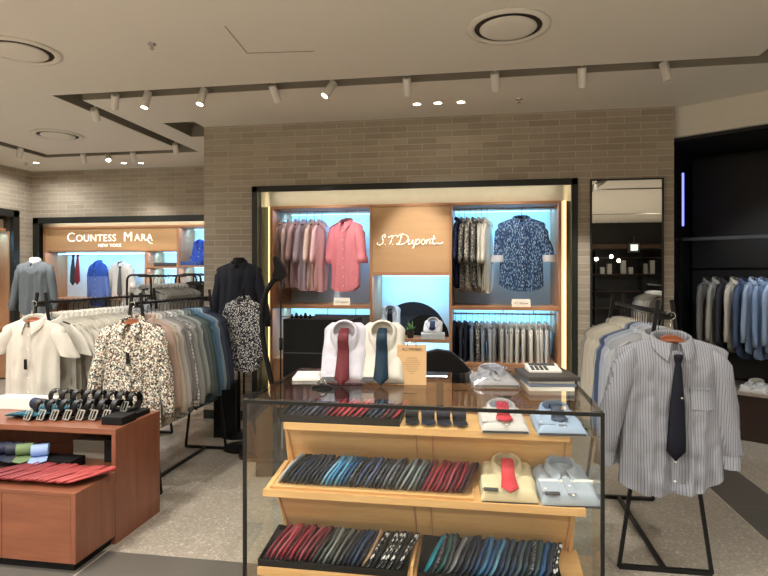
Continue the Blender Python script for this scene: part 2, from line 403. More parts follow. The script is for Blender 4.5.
# ------------------------------------------------------------------ shirts
NWK = .074
def shirt_meshes(T=.018, sleeve='long', seed=0, nu=18, nv=14, W=.225, L=.76, ny=None, wr=1.0, tuck=0):
    """body, two sleeves, collar; origin at the hanger hook; the front faces -Y"""
    rg = random.Random(seed); ph = [rg.uniform(0, 6.28) for _ in range(6)]; ny = ny or max(.028, min(.06, T*1.6))
    zs = lambda s: -.095 - .058*max(0, (abs(s)*W-NWK)/(W-NWK))**1.2 - .012*max(0, (abs(s)-.9)/.1)**2
    def S(u):
        s = 2*u-1; return math.copysign(abs(s)**.85, s)
    def sheet(side):
        def fn(u, v):
            s = S(u); x0 = s*W; inn = abs(x0) < NWK
            top = zs(s)
            k = math.sqrt(max(0, 1-(x0/NWK)**2)) if inn else 0
            if inn: top += (-.055 if side < 0 else -.008)*k
            bot = -L-.095 + .06*abs(s)**3 + (.02*s*math.sin(ph[5]))
            z = top+(bot-top)*v
            w = 1 - .17*min(1, v*4)**1.3 + .05*v
            ytop = side*ny*k
            prof = (1-abs(s)**2.6)**.5
            yb = side*(T*(prof*.95+.04))*min(1, v*6)**.6
            fold = wr*(.2+.8*v)*min(1, T*14+.35)*(.013*math.sin(s*8+ph[0]+side+2.2*v)+.009*math.sin(s*17+ph[1]-side*2+1.5*v+3*noise.noise(Vector((s*2, v*3, seed)))))*prof
            cr = wr*(.009*noise.noise(Vector((x0*9+seed, z*7, side*3.1)))+.006*noise.noise(Vector((x0*22-z*9+seed, z*15+x0*8, side*5.1))))*min(1, v*5)*prof
            y = ytop*(1-v)**6+yb+fold+cr+side*.002
            x = x0*w + .012*v*math.sin(ph[3]+s)
            return (x, y, z)
        return fn
    b = MB().grid(sheet(-1), nu, nv).grid(sheet(1), nu, nv, True)
    # side seams and shoulder seams close up
    body = b.mesh('shirt_body', smooth=True, fix=False)
    out = {'body': body, 'sleeve': []}
    for sd in (-1, 1):
        lean = rg.uniform(-.01, .03); fwd = rg.uniform(-.03, .01)
        if sleeve == 'long': pts = [(W-.055, -.150, .020), (W-.045, -.168, .042), (W-.044, -.215, .058), (W-.034, -.31, .058), (W-.02+lean, -.43, .052), (W-.008+lean*1.5, -.56, .046), (W+.002+lean*2, -.655, .042), (W+.003+lean*2, -.665, .037), (W+.004+lean*2, -.725, .038)]
        elif sleeve == 'short': pts = [(W-.055, -.150, .020), (W-.045, -.168, .045), (W-.03, -.215, .064), (W-.002, -.28, .068), (W+.025, -.345, .07), (W+.027, -.352, .066)]
        else: pts = [(W-.055, -.150, .020), (W-.045, -.168, .042), (W-.042, -.215, .058), (W-.03, -.31, .060), (W-.012+lean, -.41, .056), (W+.0+lean, -.48, .052), (W+.002+lean, -.485, .060), (W+.006+lean, -.55, .058)]
        rings = []; n = 12
        for i, (px, pz, r) in enumerate(pts):
            ang = .55 if i < 2 else (.2 if i == 2 else (.22 if sleeve == 'short' else 0)); ry = min(r*.9, max(T*1.0, .013))
            rg_ = []
            for k in range(n):
                a = 2*math.pi*k/n; wv = 1+wr*(.11*math.sin(a*3+i*1.3+ph[4])+.07*math.sin(a*5-i*2.1+ph[2])) if 1 < i else 1
                cx = math.cos(a)*r*wv; cy = math.sin(a)*ry*wv
                rg_.append((sd*(px+cx*math.cos(ang)), cy+fwd*(i/8), pz-cx*math.sin(ang)))
            rings.append(rg_)
        out['sleeve'].append(MB().loft(rings, False, True).mesh('shirt_sleeve', smooth=True))
    # collar
    Phi = math.pi*.955; nc = 22
    def cf(u, v):
        f = (2*u-1)*Phi; back = (1+math.cos(f))/2; front = 1-back
        zb = -.095-.055*front**1.3; fr = max(0, (abs(f)/math.pi-.55)/.4)**1.5
        lv = v*4
        prof = [(0, -.004), (-.003, .022), (-.001, .036), (.010, .030), (.017+.012*fr, -.004-.045*fr)]
        i = min(3, int(lv)); q = lv-i; r = prof[i][0]*(1-q)+prof[i+1][0]*q; dz = prof[i][1]*(1-q)+prof[i+1][1]*q
        spread = 1+fr*.55*max(0, (v-.6)/.4)
        x = (NWK*.97+r)*math.sin(f)*1.0+math.copysign(.022*fr*max(0, (v-.6)/.4), f)
        y = (ny+r)*math.cos(f)
        return (x, y-.006*front, zb+dz)
    out['collar'] = MB().grid(cf, nc, 4).mesh('shirt_collar', smooth=True, fix=False)
    return out
def hanger_mesh_parts():
    return None
def add_shirt(root, sm, mat, collar_mat=None, detail=0, T=.018, L=.76, button_mat=None, cuffs=False, pocket=False, placket_mat=None, W=.225, inner=None, cuff_mat=None):
    link('body', sm['body'], mat, root)
    for s in sm['sleeve']: link('sleeve', s, mat, root)
    link('collar', sm['collar'], collar_mat or mat, root)
    if cuffs:
        for k_, q in zip((-1, 1), cuffs if isinstance(cuffs, list) else (1, 1)):
            n_ = len(sm['sleeve'][0].vertices)//12
            vs_ = [v.co.copy() for v in sm['sleeve'][0 if k_ < 0 else 1].vertices]; c2 = sum((v for v in vs_[-24:]), Vector())/24
            low = [v for v in vs_[-24:]]; c1 = sum(low, Vector())/24
            a_ = [c1+(v-c1)*1.09 for v in low[:12]]; b_ = [c1+(v-c1)*1.09 for v in low[12:]]
            for l_ in (a_, b_): pass
            MB().loft([a_, b_], caps=False).build('cuff', fabric((232, 234, 238)) if cuff_mat else mat, root, smooth=True)
    if detail:
        y0 = -T-.012
        pk = MB(); nn = 14
        bvs = sm['body'].vertices
        def fy(x, z):   # front surface of the body near (x, z)
            best = min((v for v in bvs if v.co.y < .0 or True), key=lambda v: (v.co.x-x)**2+(v.co.z-z)**2+(0 if v.co.y < 0.004 else .01)+(v.co.y*.02))
            return best.co.y
        zz = [-.155-(L-.075)*i/nn for i in range(nn+1)]
        yy = [fy(0, z) for z in zz]; yy = [min(yy[max(0, i-1):i+2])*.6+yy[i]*.4 for i in range(nn+1)]
        pk.grid(lambda u, v: ((u-.5)*.032+.004, yy[round(v*nn)]-.004-.002*math.sin(math.pi*u), zz[round(v*nn)]), 4, nn)
        p = pk.build('placket', placket_mat or mat, root, smooth=True, fix=False)
        for i in range(1, nn, 2):
            MB().lathe([(0.001, -.0015), (.0052, -.001), (.0052, .001), (.001, .0015)], 10).build('button', button_mat or M['white_plastic'], p, (.004, yy[i]-.0095, zz[i]), (R(90), 0, 0))
        if pocket:
            g = MB().grid(lambda u, v: (.06+.095*u, fy(.06+.095*round(u*4)/4, -.33-.105*v)-.0025, -.33-.105*v), 4, 4); y = min(fy(.07, -.335), fy(.15, -.335), fy(.11, -.335))
            q = g.build('pocket', mat, root, smooth=True, fix=False)
            MB().grid(lambda u, v: (.058+.099*u, fy(.06+.095*round(u*4)/4, -.33)-.005, -.326-.012*v), 4, 1).build('pocket_hem', placket_mat or mat, q, fix=False)
def hang(root_name, label, group, loc, rz, mat='black', full=False, hook=.0):
    """a hanger: arms, hook; origin at the rail contact"""
    h = thing(root_name, label, 'hanger', loc, rz, group)
    link('arms', HM['arms'], M['hanger_wood'] if mat == 'wood' else M['hanger_black'], h)
    if mat == 'wood': link('neck_block', HM['neck'], M['hanger_wood'], h)
    link('hook', HM['hook'], M['chrome'] if mat == 'wood' else M['black_metal'], h)
    return h
HM = {}
_ap = [(x, 0, -.142-.050*max(0, (abs(x)-.03)/.165)**1.2) for x in [i*.0188-.188 for i in range(21)]]
HM['arms'] = MB().tube(_ap, [.005+.007*math.sin(math.pi*(i/20)) for i in range(21)], 8).mesh('hanger_arms', smooth=True)
_hk = [(0, 0, -.075), (0, 0, -.03)]+[(.018*math.sin(R(a))*1.0, 0, -.012+.0-.0+.020*(-math.cos(R(a)))*1.0+.012) for a in range(0, 250, 25)]
_hk = [(0, 0, -.145), (0, 0, -.036)]+[(.019*math.sin(R(a)), 0, -.017-.019*math.cos(R(a))) for a in range(20, 270, 25)]
HM['hook'] = MB().tube(_hk, .0022, 6).mesh('hanger_hook', smooth=True)

HM['neck'] = MB().prism([(-.05, -.15), (.05, -.15), (.042, -.125), (.02, -.112), (-.02, -.112), (-.042, -.125)], -.006, .010, 'y').mesh('neck_block', bevel=.003)
RACKM = [shirt_meshes(.020, 'long', 11+i, 16, 10, wr=1.1) for i in range(3)]
RACKS = [shirt_meshes(.022, 'roll', 31+i, 16, 10, wr=1.1) for i in range(2)]

def color_word(c):
    return c
SHN = [0]
def rail_shirts(p0, p1, items, where, group, hgroup, name='shirt', start=1, rz0=None, jitter=.06, sc=1.0, meshes=None, cat='shirt', fmt=None, rail_r=.012):
    """items: (material, colour phrase); laid out from p0 to p1 along the rail; each faces p0"""
    p0 = Vector(p0); p1 = Vector(p1); d = (p1-p0); n = len(items); base = math.atan2(d.y, d.x)-math.pi/2
    hl = 'plain black hanger holding a shirt on '+hgroup
    for i, it in enumerate(items):
        mat, phrase = it[0], it[1]
        loc = p0+d*(i/max(1, n-1)); rz = (base if rz0 is None else rz0)+rnd.uniform(-jitter, jitter)
        lab = (fmt or '{c} {k}, {n} behind {w}').format(c=phrase, k=name.replace('_', ' '), n=nth(i+start), w=where)
        r = thing(name, lab, cat, loc-Vector((0, 0, .03)), rz, group)
        s = sc*rnd.uniform(.97, 1.03); r.scale = (s, s, s*rnd.uniform(.96, 1.03))
        sm = (meshes or RACKM)[rnd.randrange(len(meshes or RACKM))]
        link('body', sm['body'], mat, r)
        for q in sm['sleeve']: link('sleeve', q, mat, r)
        link('collar', sm['collar'], mat, r)
        hang('hanger', hl, 'hangers on '+hgroup, loc, rz)

# ------------------------------------------------------------------ display case in the brick block
def display_case_block():
    yc = 5.74; yb = 6.38
    cx0, cx1 = PX(270, yc), PX(561.5, yc); ct = PZ(410, 203.5, yc)
    # beige surround panel (setting)
    struct('wall_niche_lining', MB().box(ox0+.01, yc+.06, 0, cx0, yc+.1, ct).box(cx1, yc+.06, 0, ox1-.01, yc+.1, ct), M['jamb_dark'])
    struct('wall_niche_lining', MB().box(ox0+.01, yc+.06, ct, cx0, yc+.1, oz-.01).box(cx1, yc+.06, ct, ox1-.01, yc+.1, oz-.01).box(cx0, yc+.06, ct, cx1, yc+.1, oz-.01), M['beige'])
    r = thing('display_case', 'tall lit wooden wall case with script lettering on its centre panel', 'display cabinet', ((cx0+cx1)/2, yc, 0))
    ox, oy = (cx0+cx1)/2, yc
    def pt(mb, name, mat, bevel=.002, parent=r, **k):
        mb.v = [(x-ox, y-oy, z) for x, y, z in mb.v]; return mb.build(name, mat, parent, bevel=bevel, **k)
    t = .028
    s1, s2 = PX(371, yc), PX(450.5, yc)
    zsh = PZ(410, 307.5, yc); zpb = PZ(410, 273.5, yc); zsc = PZ(410, 340.5, yc); zb = .62
    for x in (cx0+t/2, s1, s2, cx1-t/2): pt(box(x-t/2, yc, 0, x+t/2, yb, ct), 'side_panel', M['woodz'])
    pt(box(cx0+t, yc, ct-t, cx1-t, yb, ct), 'top_panel', M['woodx'])
    for (a, b, z) in ((cx0+t, s1-t/2, zsh), (s2+t/2, cx1-t, zsh), (s1+t/2, s2-t/2, zsc), (s1+t/2, s2-t/2, zpb)):
        pt(box(a, yc+.003, z-.02, b, yb-.02, z+.015), 'shelf', M['woodx'])
    for (a, b) in ((cx0+t, s1-t/2), (s1+t/2, s2-t/2), (s2+t/2, cx1-t)):
        pt(box(a, yb-.02, zb, b, yb, ct-t), 'back_panel', M['white_back'], 0)
        pt(box(a, yc+.01, zb-.03, b, yb-.02, zb), 'shelf', M['woodx'])
        for q in (0, 1):
            dz = (zb-.03-.1)/2
            d = pt(box(a+.004, yc, .1+q*dz+.004, b-.004, yc+.02, .1+(q+1)*dz-.004), 'drawer', M['woodx'])
            pt(box((a+b)/2-.07, yc-.012, .1+(q+.8)*dz, (a+b)/2+.07, yc, .1+(q+.8)*dz+.012), 'handle', M['black_metal'], .001, d)
    pt(box(cx0, yc+.03, 0, cx1, yb, .1), 'plinth', M['frame_dark'], 0)
    sp = pt(box(s1+t/2, yc+.006, zpb+.015, s2-t/2, yc+.03, ct-t), 'sign_panel', M['panel'])
    # script lettering, drawn as strokes on the panel: coordinates in a 0..430 x 0..100 field
    strokes = [
        [(58, 76), (66, 92), (58, 99), (46, 88), (44, 74), (50, 58), (46, 40), (32, 30), (16, 30), (8, 40), (14, 46)],
        [(62, 32), (66, 34)],
        [(84, 78), (100, 88), (122, 90), (142, 94)], [(118, 90), (108, 66), (100, 44), (92, 34)], [(112, 32), (116, 34)],
        [(176, 92), (168, 66), (158, 40), (150, 32)], [(144, 80), (158, 94), (186, 100), (212, 90), (220, 70), (208, 46), (180, 32), (152, 30), (140, 38)],
        [(226, 64), (220, 44), (228, 32), (244, 38), (254, 62)], [(254, 62), (248, 42), (256, 32)],
        [(276, 64), (264, 32), (252, 4)], [(270, 50), (284, 64), (296, 58), (294, 40), (280, 30), (268, 36)],
        [(322, 64), (310, 56), (308, 40), (318, 31), (332, 38), (334, 54), (322, 64)],
        [(348, 64), (340, 32)], [(344, 46), (358, 64), (368, 58), (364, 38), (370, 32)],
        [(396, 90), (386, 52), (384, 36), (394, 30), (410, 38), (428, 32), (444, 36), (456, 44)], [(376, 66), (406, 68)]]
    sx0 = PX(376, yc); sx1 = PX(444, yc); k = (sx1-sx0)/460; zz0 = PZ(410, 249, yc)
    lm = MB()
    for st in strokes:
        pts = []
        for i in range(len(st)-1):
            p_ = [st[max(0, i-1)], st[i], st[i+1], st[min(len(st)-1, i+2)]]
            for q in range(5):
                tt = q/5
                pts.append(tuple(.5*((2*p_[1][a])+(-p_[0][a]+p_[2][a])*tt+(2*p_[0][a]-5*p_[1][a]+4*p_[2][a]-p_[3][a])*tt*tt+(-p_[0][a]+3*p_[1][a]-3*p_[2][a]+p_[3][a])*tt**3) for a in (0, 1)))
        pts.append(st[-1])
        lm.tube([(sx0+p[0]*k-ox, yc-oy-.004, zz0+p[1]*k) for p in pts], [.0045+.0022*math.sin(i*.9) for i in range(len(pts))] if len(pts) > 6 else .005, 6)
    lm.build('lettering', M['letters'], sp, smooth=True)
    # rods, strips
    zr = PZ(322, 213.5, yc+.3)
    for (a, b, z, zt) in ((cx0+t, s1-t/2, PZ(322, 211.5, yc+.3), ct-t), (s2+t/2, cx1-t, PZ(505, 208.5, yc+.3), ct-t), (s2+t/2, cx1-t, PZ(505, 314, yc+.3), zsh-.02), (cx0+t, s1-t/2, PZ(322, 317, yc+.3), zsh-.02)):
        rod = pt(MB().tube([(a, yc+.3, z), (b, yc+.3, z)], .009, 10), 'rail', M['chrome'], 0)
        for xx in (a+(b-a)*.5, a+(b-a)*.8):
            pt(MB().tube([(xx, yc+.3, z), (xx, yc+.3, zt)], .004, 6).lathe([(.014, 0), (.014, .006)], 12, (xx, yc+.3, zt-.006)), 'bracket', M['black_metal'], 0, rod)
    for (a, b, z) in ((cx0+t, s1-t/2, ct-t), (s2+t/2, cx1-t, ct-t), (s1+t/2, s2-t/2, zpb-.02), (cx0+t, s1-t/2, zsh-.02), (s2+t/2, cx1-t, zsh-.02), (s1+t/2, s2-t/2, zsc-.02)):
        pt(box(a+.01, yb-.06, z-.012, b-.01, yb-.04, z), 'light_strip', M['led_cool'], 0)
        area(((a+b)/2, yb-.26, z-.02), 5.8, b-a-.04, .05, (.20, .60, 1), (R(24), 0, 0))
        area(((a+b)/2, yc+.06, z-.012), 1.3, b-a-.04, .03, (1, .96, .92), (R(-8), 0, 0))  # added fill along the bay front, no fitting modelled
    # warm vertical strips beside the case
    for x, hw_ in ((cx0-.018, .012), (cx1+.026, .022)):
        pt(box(x-hw_, yc+.03, .05, x+hw_, yc+.055, ct), 'edge_light', M['led_warm'], 0)
    for x, s in ((cx0-.02, 1), (cx1+.02, -1)):
        area((x, yc+.01, 1.4), 1.6, .02, 2.0, (1, .84, .55), (R(90), 0, R(90*s)))
    area(((ox0+ox1)/2, YW+.05, oz-.03), 3.2, ox1-ox0-.3, .03, (1, .93, .78), (R(35), 0, 0))
    return dict(cx0=cx0, cx1=cx1, s1=s1, s2=s2, t=t, yc=yc, yb=yb, ct=ct, zsh=zsh, zpb=zpb, zsc=zsc, zb=zb,
                zr1=PZ(322, 211.5, yc+.3), zr2=PZ(505, 208.5, yc+.3), zr3=PZ(505, 314, yc+.3))
DC = display_case_block()

def price_card(label, loc, w=.14, h=.055, txt='S.T. Dupont', rz=0):
    r = thing('name_card', label, 'sign', loc, rz, None)
    MB().prism([(-.02, 0), (.02, 0), (.002, h), (-.002, h)], -w/2, w/2, 'x').build('card', M['paper'], r)
    text('lettering', txt, h*.36, M['ink'], r, (0, -.0145, h*.45), (R(90-21), 0, 0), shear=.35, depth=.001)
ymid = DC['yc']+.3
def sh(u, v, dy=-.2): return P(u, v, Y=DC['yc']+.06)
price_card('white name card on the case shelf below the pink shirt', (PX(342, 5.80), 5.80, DC['zsh']+.015), .17, .075)
price_card('white name card on the case shelf below the blue leaf print shirt', (PX(521, 5.80), 5.80, DC['zsh']+.015), .18, .075)

# pink bay: side-on shirts and the front-facing rolled-sleeve one
PINKS = [((226, 206, 200), 'beige pink'), ((244, 218, 214), 'pale pink'), ((242, 204, 208), 'light pink'), ((220, 200, 214), 'lilac pink'), ((246, 214, 202), 'peach'), ((242, 198, 200), 'soft pink')]
xa, xb = PX(284, ymid), PX(322, ymid)
rail_shirts((xa, ymid, DC['zr1']+.01), (xb, ymid, DC['zr1']+.01), [(fabric(c), w) for c, w in PINKS], 'the case edge', 'shirts hung sideways in the pink bay', 'the pink bay rail',
            fmt='{c} {k} hung sideways, {n} from the case edge in the pink bay', rz0=R(79), meshes=RACKS+RACKM[:1], sc=.98)
def front_shirt(name, label, loc, rz, mat, T=.04, sleeve='long', seed=3, sc=(1, 1, 1), hang_lab=None, hmat='wood', nu=40, nv=34, wr=1.0, **k):
    sm = shirt_meshes(T, sleeve, seed, nu, nv, wr=wr, ny=.05)
    loc = Vector(loc); r = thing(name, label, 'shirt', loc-Vector((0, 0, .03 if hang_lab else 0)), rz); r.scale = sc
    add_shirt(r, sm, mat, detail=1, T=T, **k)
    if hang_lab:
        h = hang('hanger', hang_lab, None, loc, rz, hmat); h.scale = sc
    return r
p = P(345, 214, Y=ymid-.1)
front_shirt('rolled_sleeve_shirt', 'coral pink shirt with rolled sleeves facing out in the lit wall case', (p.x, ymid-.06, DC['zr1']+.012), R(-22), fabric((238, 146, 156)), T=.05, sleeve='roll', sc=(.97, .97, 1.0),
            hang_lab='hanger holding the coral pink shirt in the lit wall case', hmat='black')
p = P(521.5, 211, Y=ymid-.12)
front_shirt('patterned_shirt', 'blue leaf print shirt with white turned cuffs facing out in the wall case', (p.x, ymid-.1, DC['zr2']+.012), 0, M['leafprint'], T=.05, sleeve='roll', seed=5, sc=(1.06, 1, .98), cuffs=True, placket_mat=None, cuff_mat='white',
            hang_lab='hanger holding the blue leaf print shirt in the wall case', hmat='black')
# white turned cuffs
BAY2 = [(M['navyprint'], 'navy dotted'), (M['camo2'], 'dark grey print'), (M['camo'], 'grey blotch print'), (M['camo2'], 'mid grey print'), (fabric((212, 208, 196)), 'stone grey'), (fabric((240, 234, 216)), 'cream')]
xa, xb = PX(459, ymid), PX(487, ymid)
rail_shirts((xa, ymid, DC['zr2']+.01), (xb, ymid, DC['zr2']+.01), BAY2, '', 'shirts hung sideways beside the leaf print shirt', 'the print bay rail',
            fmt='{c} {k} hung sideways, {n} from the centre panel in the print bay', rz0=R(80), meshes=RACKS, sc=.98)
LOW = [((26, 28, 38), 'near-black'), ((56, 60, 72), 'charcoal'), ((30, 36, 52), 'dark navy'), ((120, 134, 150), 'slate blue')]
items = [(fabric(c), w) for c, w in LOW]+[(M['camo2'], 'grey print')]+[(fabric(c), w) for c, w in [((150, 160, 172), 'blue grey'), ((196, 200, 204), 'pale grey'), ((150, 152, 156), 'mid grey'), ((206, 204, 196), 'light stone'), ((196, 196, 192), 'light grey'),
         ((226, 222, 210), 'off-white'), ((232, 230, 220), 'white'), ((234, 230, 216), 'cream'), ((236, 232, 220), 'white'), ((228, 224, 212), 'ivory'), ((240, 236, 226), 'white'), ((226, 224, 218), 'cool white')]]
xa, xb = PX(455.5, ymid), PX(547, ymid)
rail_shirts((xa, ymid, DC['zr3']+.01), (xb, ymid, DC['zr3']+.01), items, '', 'shirts hung sideways in the lower bay of the wall case', 'the lower bay rail',
            fmt='{c} {k}, {n} from the centre panel in the lower bay', rz0=R(87), sc=.86, jitter=.08)

# ------------------------------------------------------------------ folded shirts and neckties
def folded_shirt(name, label, loc, rot, mat, t=.05, w=.23, l=.30, collar_mat=None, group=None, board=True, tag_=False, band=None):
    r = thing(name, label, 'folded shirt', loc, 0, group, rot=rot)
    nw = lambda v: 1-.36*max(0, (v-.87)/.13)**1.4-.02*math.sin(v*11)
    def top(u, v):
        x = (u-.5)*w*nw(v); y = (v-.5)*l; e = min(1, min(u, 1-u)*9)**.5*min(1, min(v, 1-v)*11)**.5
        return (x, y, t*(.35+.6*e)+(.007*noise.noise(Vector((x*14+loc[0]*3, y*16, 1)))+.0035*noise.noise(Vector((x*40+loc[0]*5, y*34, 2))))*e+.004*math.exp(-((u-.5)/.08)**2))
    def bot(u, v): return ((u-.5)*w, (v-.5)*l, 0)
    b = MB().grid(top, 22, 26)
    ring = [(x, y) for x, y in [(i/22, 0) for i in range(22)]+[(1, j/26) for j in range(26)]+[(1-i/22, 1) for i in range(22)]+[(0, 1-j/26) for j in range(26)]]
    rt = [top(x, y) for x, y in ring]
    b.loft([[(p_[0], p_[1], 0) for p_ in rt], [(p_[0]*1.01, p_[1]*1.01, t*.18) for p_ in rt], [(p_[0], p_[1], p_[2]) for p_ in rt]], False, False)
    b.build('body', mat, r, smooth=True, merge=True)
    if board: box(-w/2+.004, -l/2-.002, .002, w/2-.004, -l/2+.012, .012).build('backing_board', M['charcoal'], r)
    cy = l/2-.062; nx, nyy = .053, .046
    def cf(u, v):
        f = (2*u-1)*math.pi*.94; front = (1-math.cos(f))/2; fr = max(0, (abs(f)/math.pi-.5)/.44)**1.4; lv = v*4
        prof = [(0, -.004), (-.002, .026), (0, .040), (.010, .034), (.018, .000)]
        i = min(3, int(lv)); q = lv-i; rr = prof[i][0]*(1-q)+prof[i+1][0]*q; dz = prof[i][1]*(1-q)+prof[i+1][1]*q
        o = max(0, (v-.6)/.4)*fr
        return ((nx+rr)*math.sin(f)+math.copysign(.014*o, f), cy+(nyy+rr)*math.cos(f)-.045*o, t*.93+dz*(1-.55*front)+.004-o*.004)
    MB().grid(cf, 26, 8).build('collar', collar_mat or mat, r, smooth=True, fix=False)
    pl = MB().box(-.014, -l/2+.008, t*.9, .018, cy-nyy-.012, t*1.0+.004).build('placket', mat, r, bevel=.002)
    for i in range(3): MB().lathe([(.001, 0), (.0052, 0), (.0052, .002), (.001, .002)], 10).build('button', M['white_plastic'], pl, (.002, cy-nyy-.03-i*.065, t+.004))
    cu = MB().box(-w/2+.004, -l/2+.02, t*.88, -w/2+.075, -l/2+.115, t*.99).build('cuff', collar_mat or mat, r, bevel=.003)
    MB().lathe([(.001, 0), (.0052, 0), (.0052, .002), (.001, .002)], 10).build('button', M['white_plastic'], cu, (-w/2+.02, -l/2+.04, t))
    if band:
        box(-w/2+.006, -.034, t*.8, w/2-.006, -.018, t*.98+.001).build('band', M['charcoal'] if band == 'dark' else M['paper'], r, bevel=.001)
    if tag_: box(-w/2+.012, -l/2-.001, t*.96, -w/2+.07, -l/2+.018, t*1.04).build('label_tag', M['charcoal'], r)
    return r
def worn_tie(label, parent_loc, rot, mat, t, l, length=.2, over=True, pin=False, group=None):
    """a tie lying down the front of a folded shirt, looped through its collar; same frame as the shirt"""
    r = thing('necktie', label, 'necktie', parent_loc, 0, group, rot=rot)
    cy = l/2-.062; z = t*1.0+.006
    pts = [(cy+.02, z+.004, .020), (cy-.01, z+.030, .025), (cy-.035, z+.040, .0265), (cy-.060, z+.034, .027), (cy-.082, z+.012, .028), (cy-.11, z+.005, .029), (cy-length*.7, z+.003, .031), (cy-length, z+.002, .036), (cy-length-.035, z+.002, .001)]
    rings = [[(x*hw, y, zz+dz) for x, dz in ((-1, 0), (-.9, .004), (0, .006), (.9, .004), (1, 0), (0, -.001))] for y, zz, hw in pts]
    MB().loft(rings).build('blade', mat, r, smooth=True)
    if pin: MB().lathe([(.001, .009), (.0045, .008), (.0045, .004)], 10).build('tie_pin', M['white_plastic'], r, (.008, cy-.14, z))
    return r

# ------------------------------------------------------------------ glass cabinet
TOP = .97
gx0, gx1, gy0, gy1 = -.978, .486, 2.29, 3.09
gc = thing('glass_cabinet', 'black framed glass cabinet showing three tiers of neckties and folded shirts', 'display cabinet', ((gx0+gx1)/2, (gy0+gy1)/2, 0))
def gpt(mb, name, mat, bevel=0, parent=gc, **k):
    mb.v = [(x-(gx0+gx1)/2, y-(gy0+gy1)/2, z) for x, y, z in mb.v]; return mb.build(name, mat, parent, bevel=bevel, **k)
fb = .014
for x in (gx0, gx1-fb):
    for y in (gy0, gy1-fb): gpt(box(x, y, 0, x+fb, y+fb, TOP), 'upright', M['black_metal'], .001)
    for z in (.0, TOP-fb): gpt(box(x, gy0+fb, z, x+fb, gy1-fb, z+fb), 'frame_bar', M['black_metal'], .001)
for y in (gy0, gy1-fb):
    for z in (.0, TOP-fb): gpt(box(gx0+fb, y, z, gx1-fb, y+fb, z+fb), 'frame_bar', M['black_metal'], .001)
gpt(box(gx0+.002, gy0+.002, TOP, gx1-.002, gy1-.002, TOP+.008), 'glass_top', M['glass_top'])
gpt(box(gx0+fb, gy0+.004, fb, gx1-fb, gy0+.010, TOP-fb), 'glass_front', M['glass'])
for x in (gx0+.004, gx1-.010): gpt(box(x, gy0+fb, fb, x+.006, gy1-fb, TOP-fb), 'glass_side', M['glass'])
gpt(box(gx0+fb, gy1-.010, fb, gx1-fb, gy1-.004, TOP-fb), 'glass_back', M['glass'])
gpt(box(gx0+fb, gy0+fb, 0.004, gx1-fb, gy1-fb, .05), 'floor_board', M['maple'])
# the stepped wooden stand inside
ux0, ux1 = gx0+.055, gx1-.05
st = thing('tiered_stand', 'pale wooden stepped stand with three display tiers inside the glass cabinet', 'display stand', ((ux0+ux1)/2, 2.7, .052))
def spt(mb, name, mat, bevel=.001, parent=st, **k):
    mb.v = [(x-(ux0+ux1)/2, y-2.7, z-.052) for x, y, z in mb.v]; return mb.build(name, mat, parent, bevel=bevel, **k)
# tier surfaces: (front y, front z, back y, back z)
TIERS = [(2.49, .825, 2.72, .845, ux0+.06, ux1-.05), (2.375, .562, 2.66, .60, ux0+.005, ux1-.005), (2.325, .245, 2.62, .285, ux0, ux1)]
for i, (fy_, fz, by, bz, xa, xb) in enumerate(TIERS):
    ang = math.atan2(bz-fz, by-fy_)
    spt(MB().prism([(fy_, fz-.02), (by, bz-.02), (by, bz), (fy_, fz)], xa, xb, 'x'), 'tier_shelf', M['maple'])
    spt(box(xa, fy_-.012, fz-.024, xb, fy_, fz+.006), 'tier_lip', M['maple'])
    # inclined back board behind the tier
    if i:
        ty = TIERS[i-1]; spt(MB().prism([(by, bz), (ty[0]+.06, ty[1]-.02), (ty[0]+.075, ty[1]-.02), (by+.015, bz)], xa+.03, xb-.03, 'x'), 'back_board', M['maple'])
        for xx in (PX(417, 2.6), PX(433, 2.6), xa+.045, xb-.05):
            spt(MB().prism([(by-.004, bz), (ty[0]+.052, ty[1]-.02), (ty[0]+.06, ty[1]-.02), (by+.0, bz)], xx-.002, xx+.002, 'x'), 'joint_strip', M['woodz'], 0)
spt(MB().prism([(2.62, .285), (2.62, .052), (2.64, .052), (2.64, .285)], ux0+.02, ux1-.02, 'x'), 'back_board', M['maple'])
spt(box(ux0+.04, 2.325, .052, ux1-.04, 2.345, .225), 'front_board', M['maple'])
for xx in (ux0+.02, ux1-.035):
    spt(MB().prism([(2.345, .052), (2.80, .052), (2.80, .825), (2.72, .825), (2.60, .80), (2.66, .58), (2.5, .55), (2.61, .27), (2.345, .225)], xx, xx+.016, 'x'), 'end_panel', M['maplez'])
# black trays
def tray(label, x0, x1, fy_, fz, by, bz, h=.03, mat='black'):
    ang = math.atan2(bz-fz, by-fy_); r = thing('tray', label, 'tray', ((x0+x1)/2, fy_+.012, fz+.003), rot=(ang, 0, 0)); w = x1-x0; d = math.hypot(by-fy_, bz-fz)-.03
    MB().box(-w/2, 0, 0, w/2, d, .006).build('base', M[mat], r)
    for a in ((-w/2, 0, .006, w/2, .006, h), (-w/2, d-.006, .006, w/2, d, h), (-w/2, .006, .006, -w/2+.006, d-.006, h), (w/2-.006, .006, .006, w/2, d-.006, h)): box(*a).build('rim', M[mat], r, bevel=.001)
    return r
T1, T2, T3 = TIERS
tx1 = (PX(283, 2.55), PX(401, 2.55)); tx2 = (ux0+.03, PX(474, 2.45)); tx3 = (PX(265, 2.42), PX(409, 2.42)); tx4 = (PX(419, 2.42), PX(560, 2.42))
tray('shallow black tray of navy and red neckties on the top tier', *tx1, *T1[:4], h=.035)
tray('long pale wooden tray of dark neckties on the middle tier', tx2[0], tx2[1], *T2[:4], h=.012, mat='maple')
tray('shallow black tray holding red to black-and-white neckties on the lowest tier', *tx3, *T3[:4], h=.03)
tray('shallow black tray holding the teal and blue neckties on the lowest tier', *tx4, *T3[:4], h=.03)
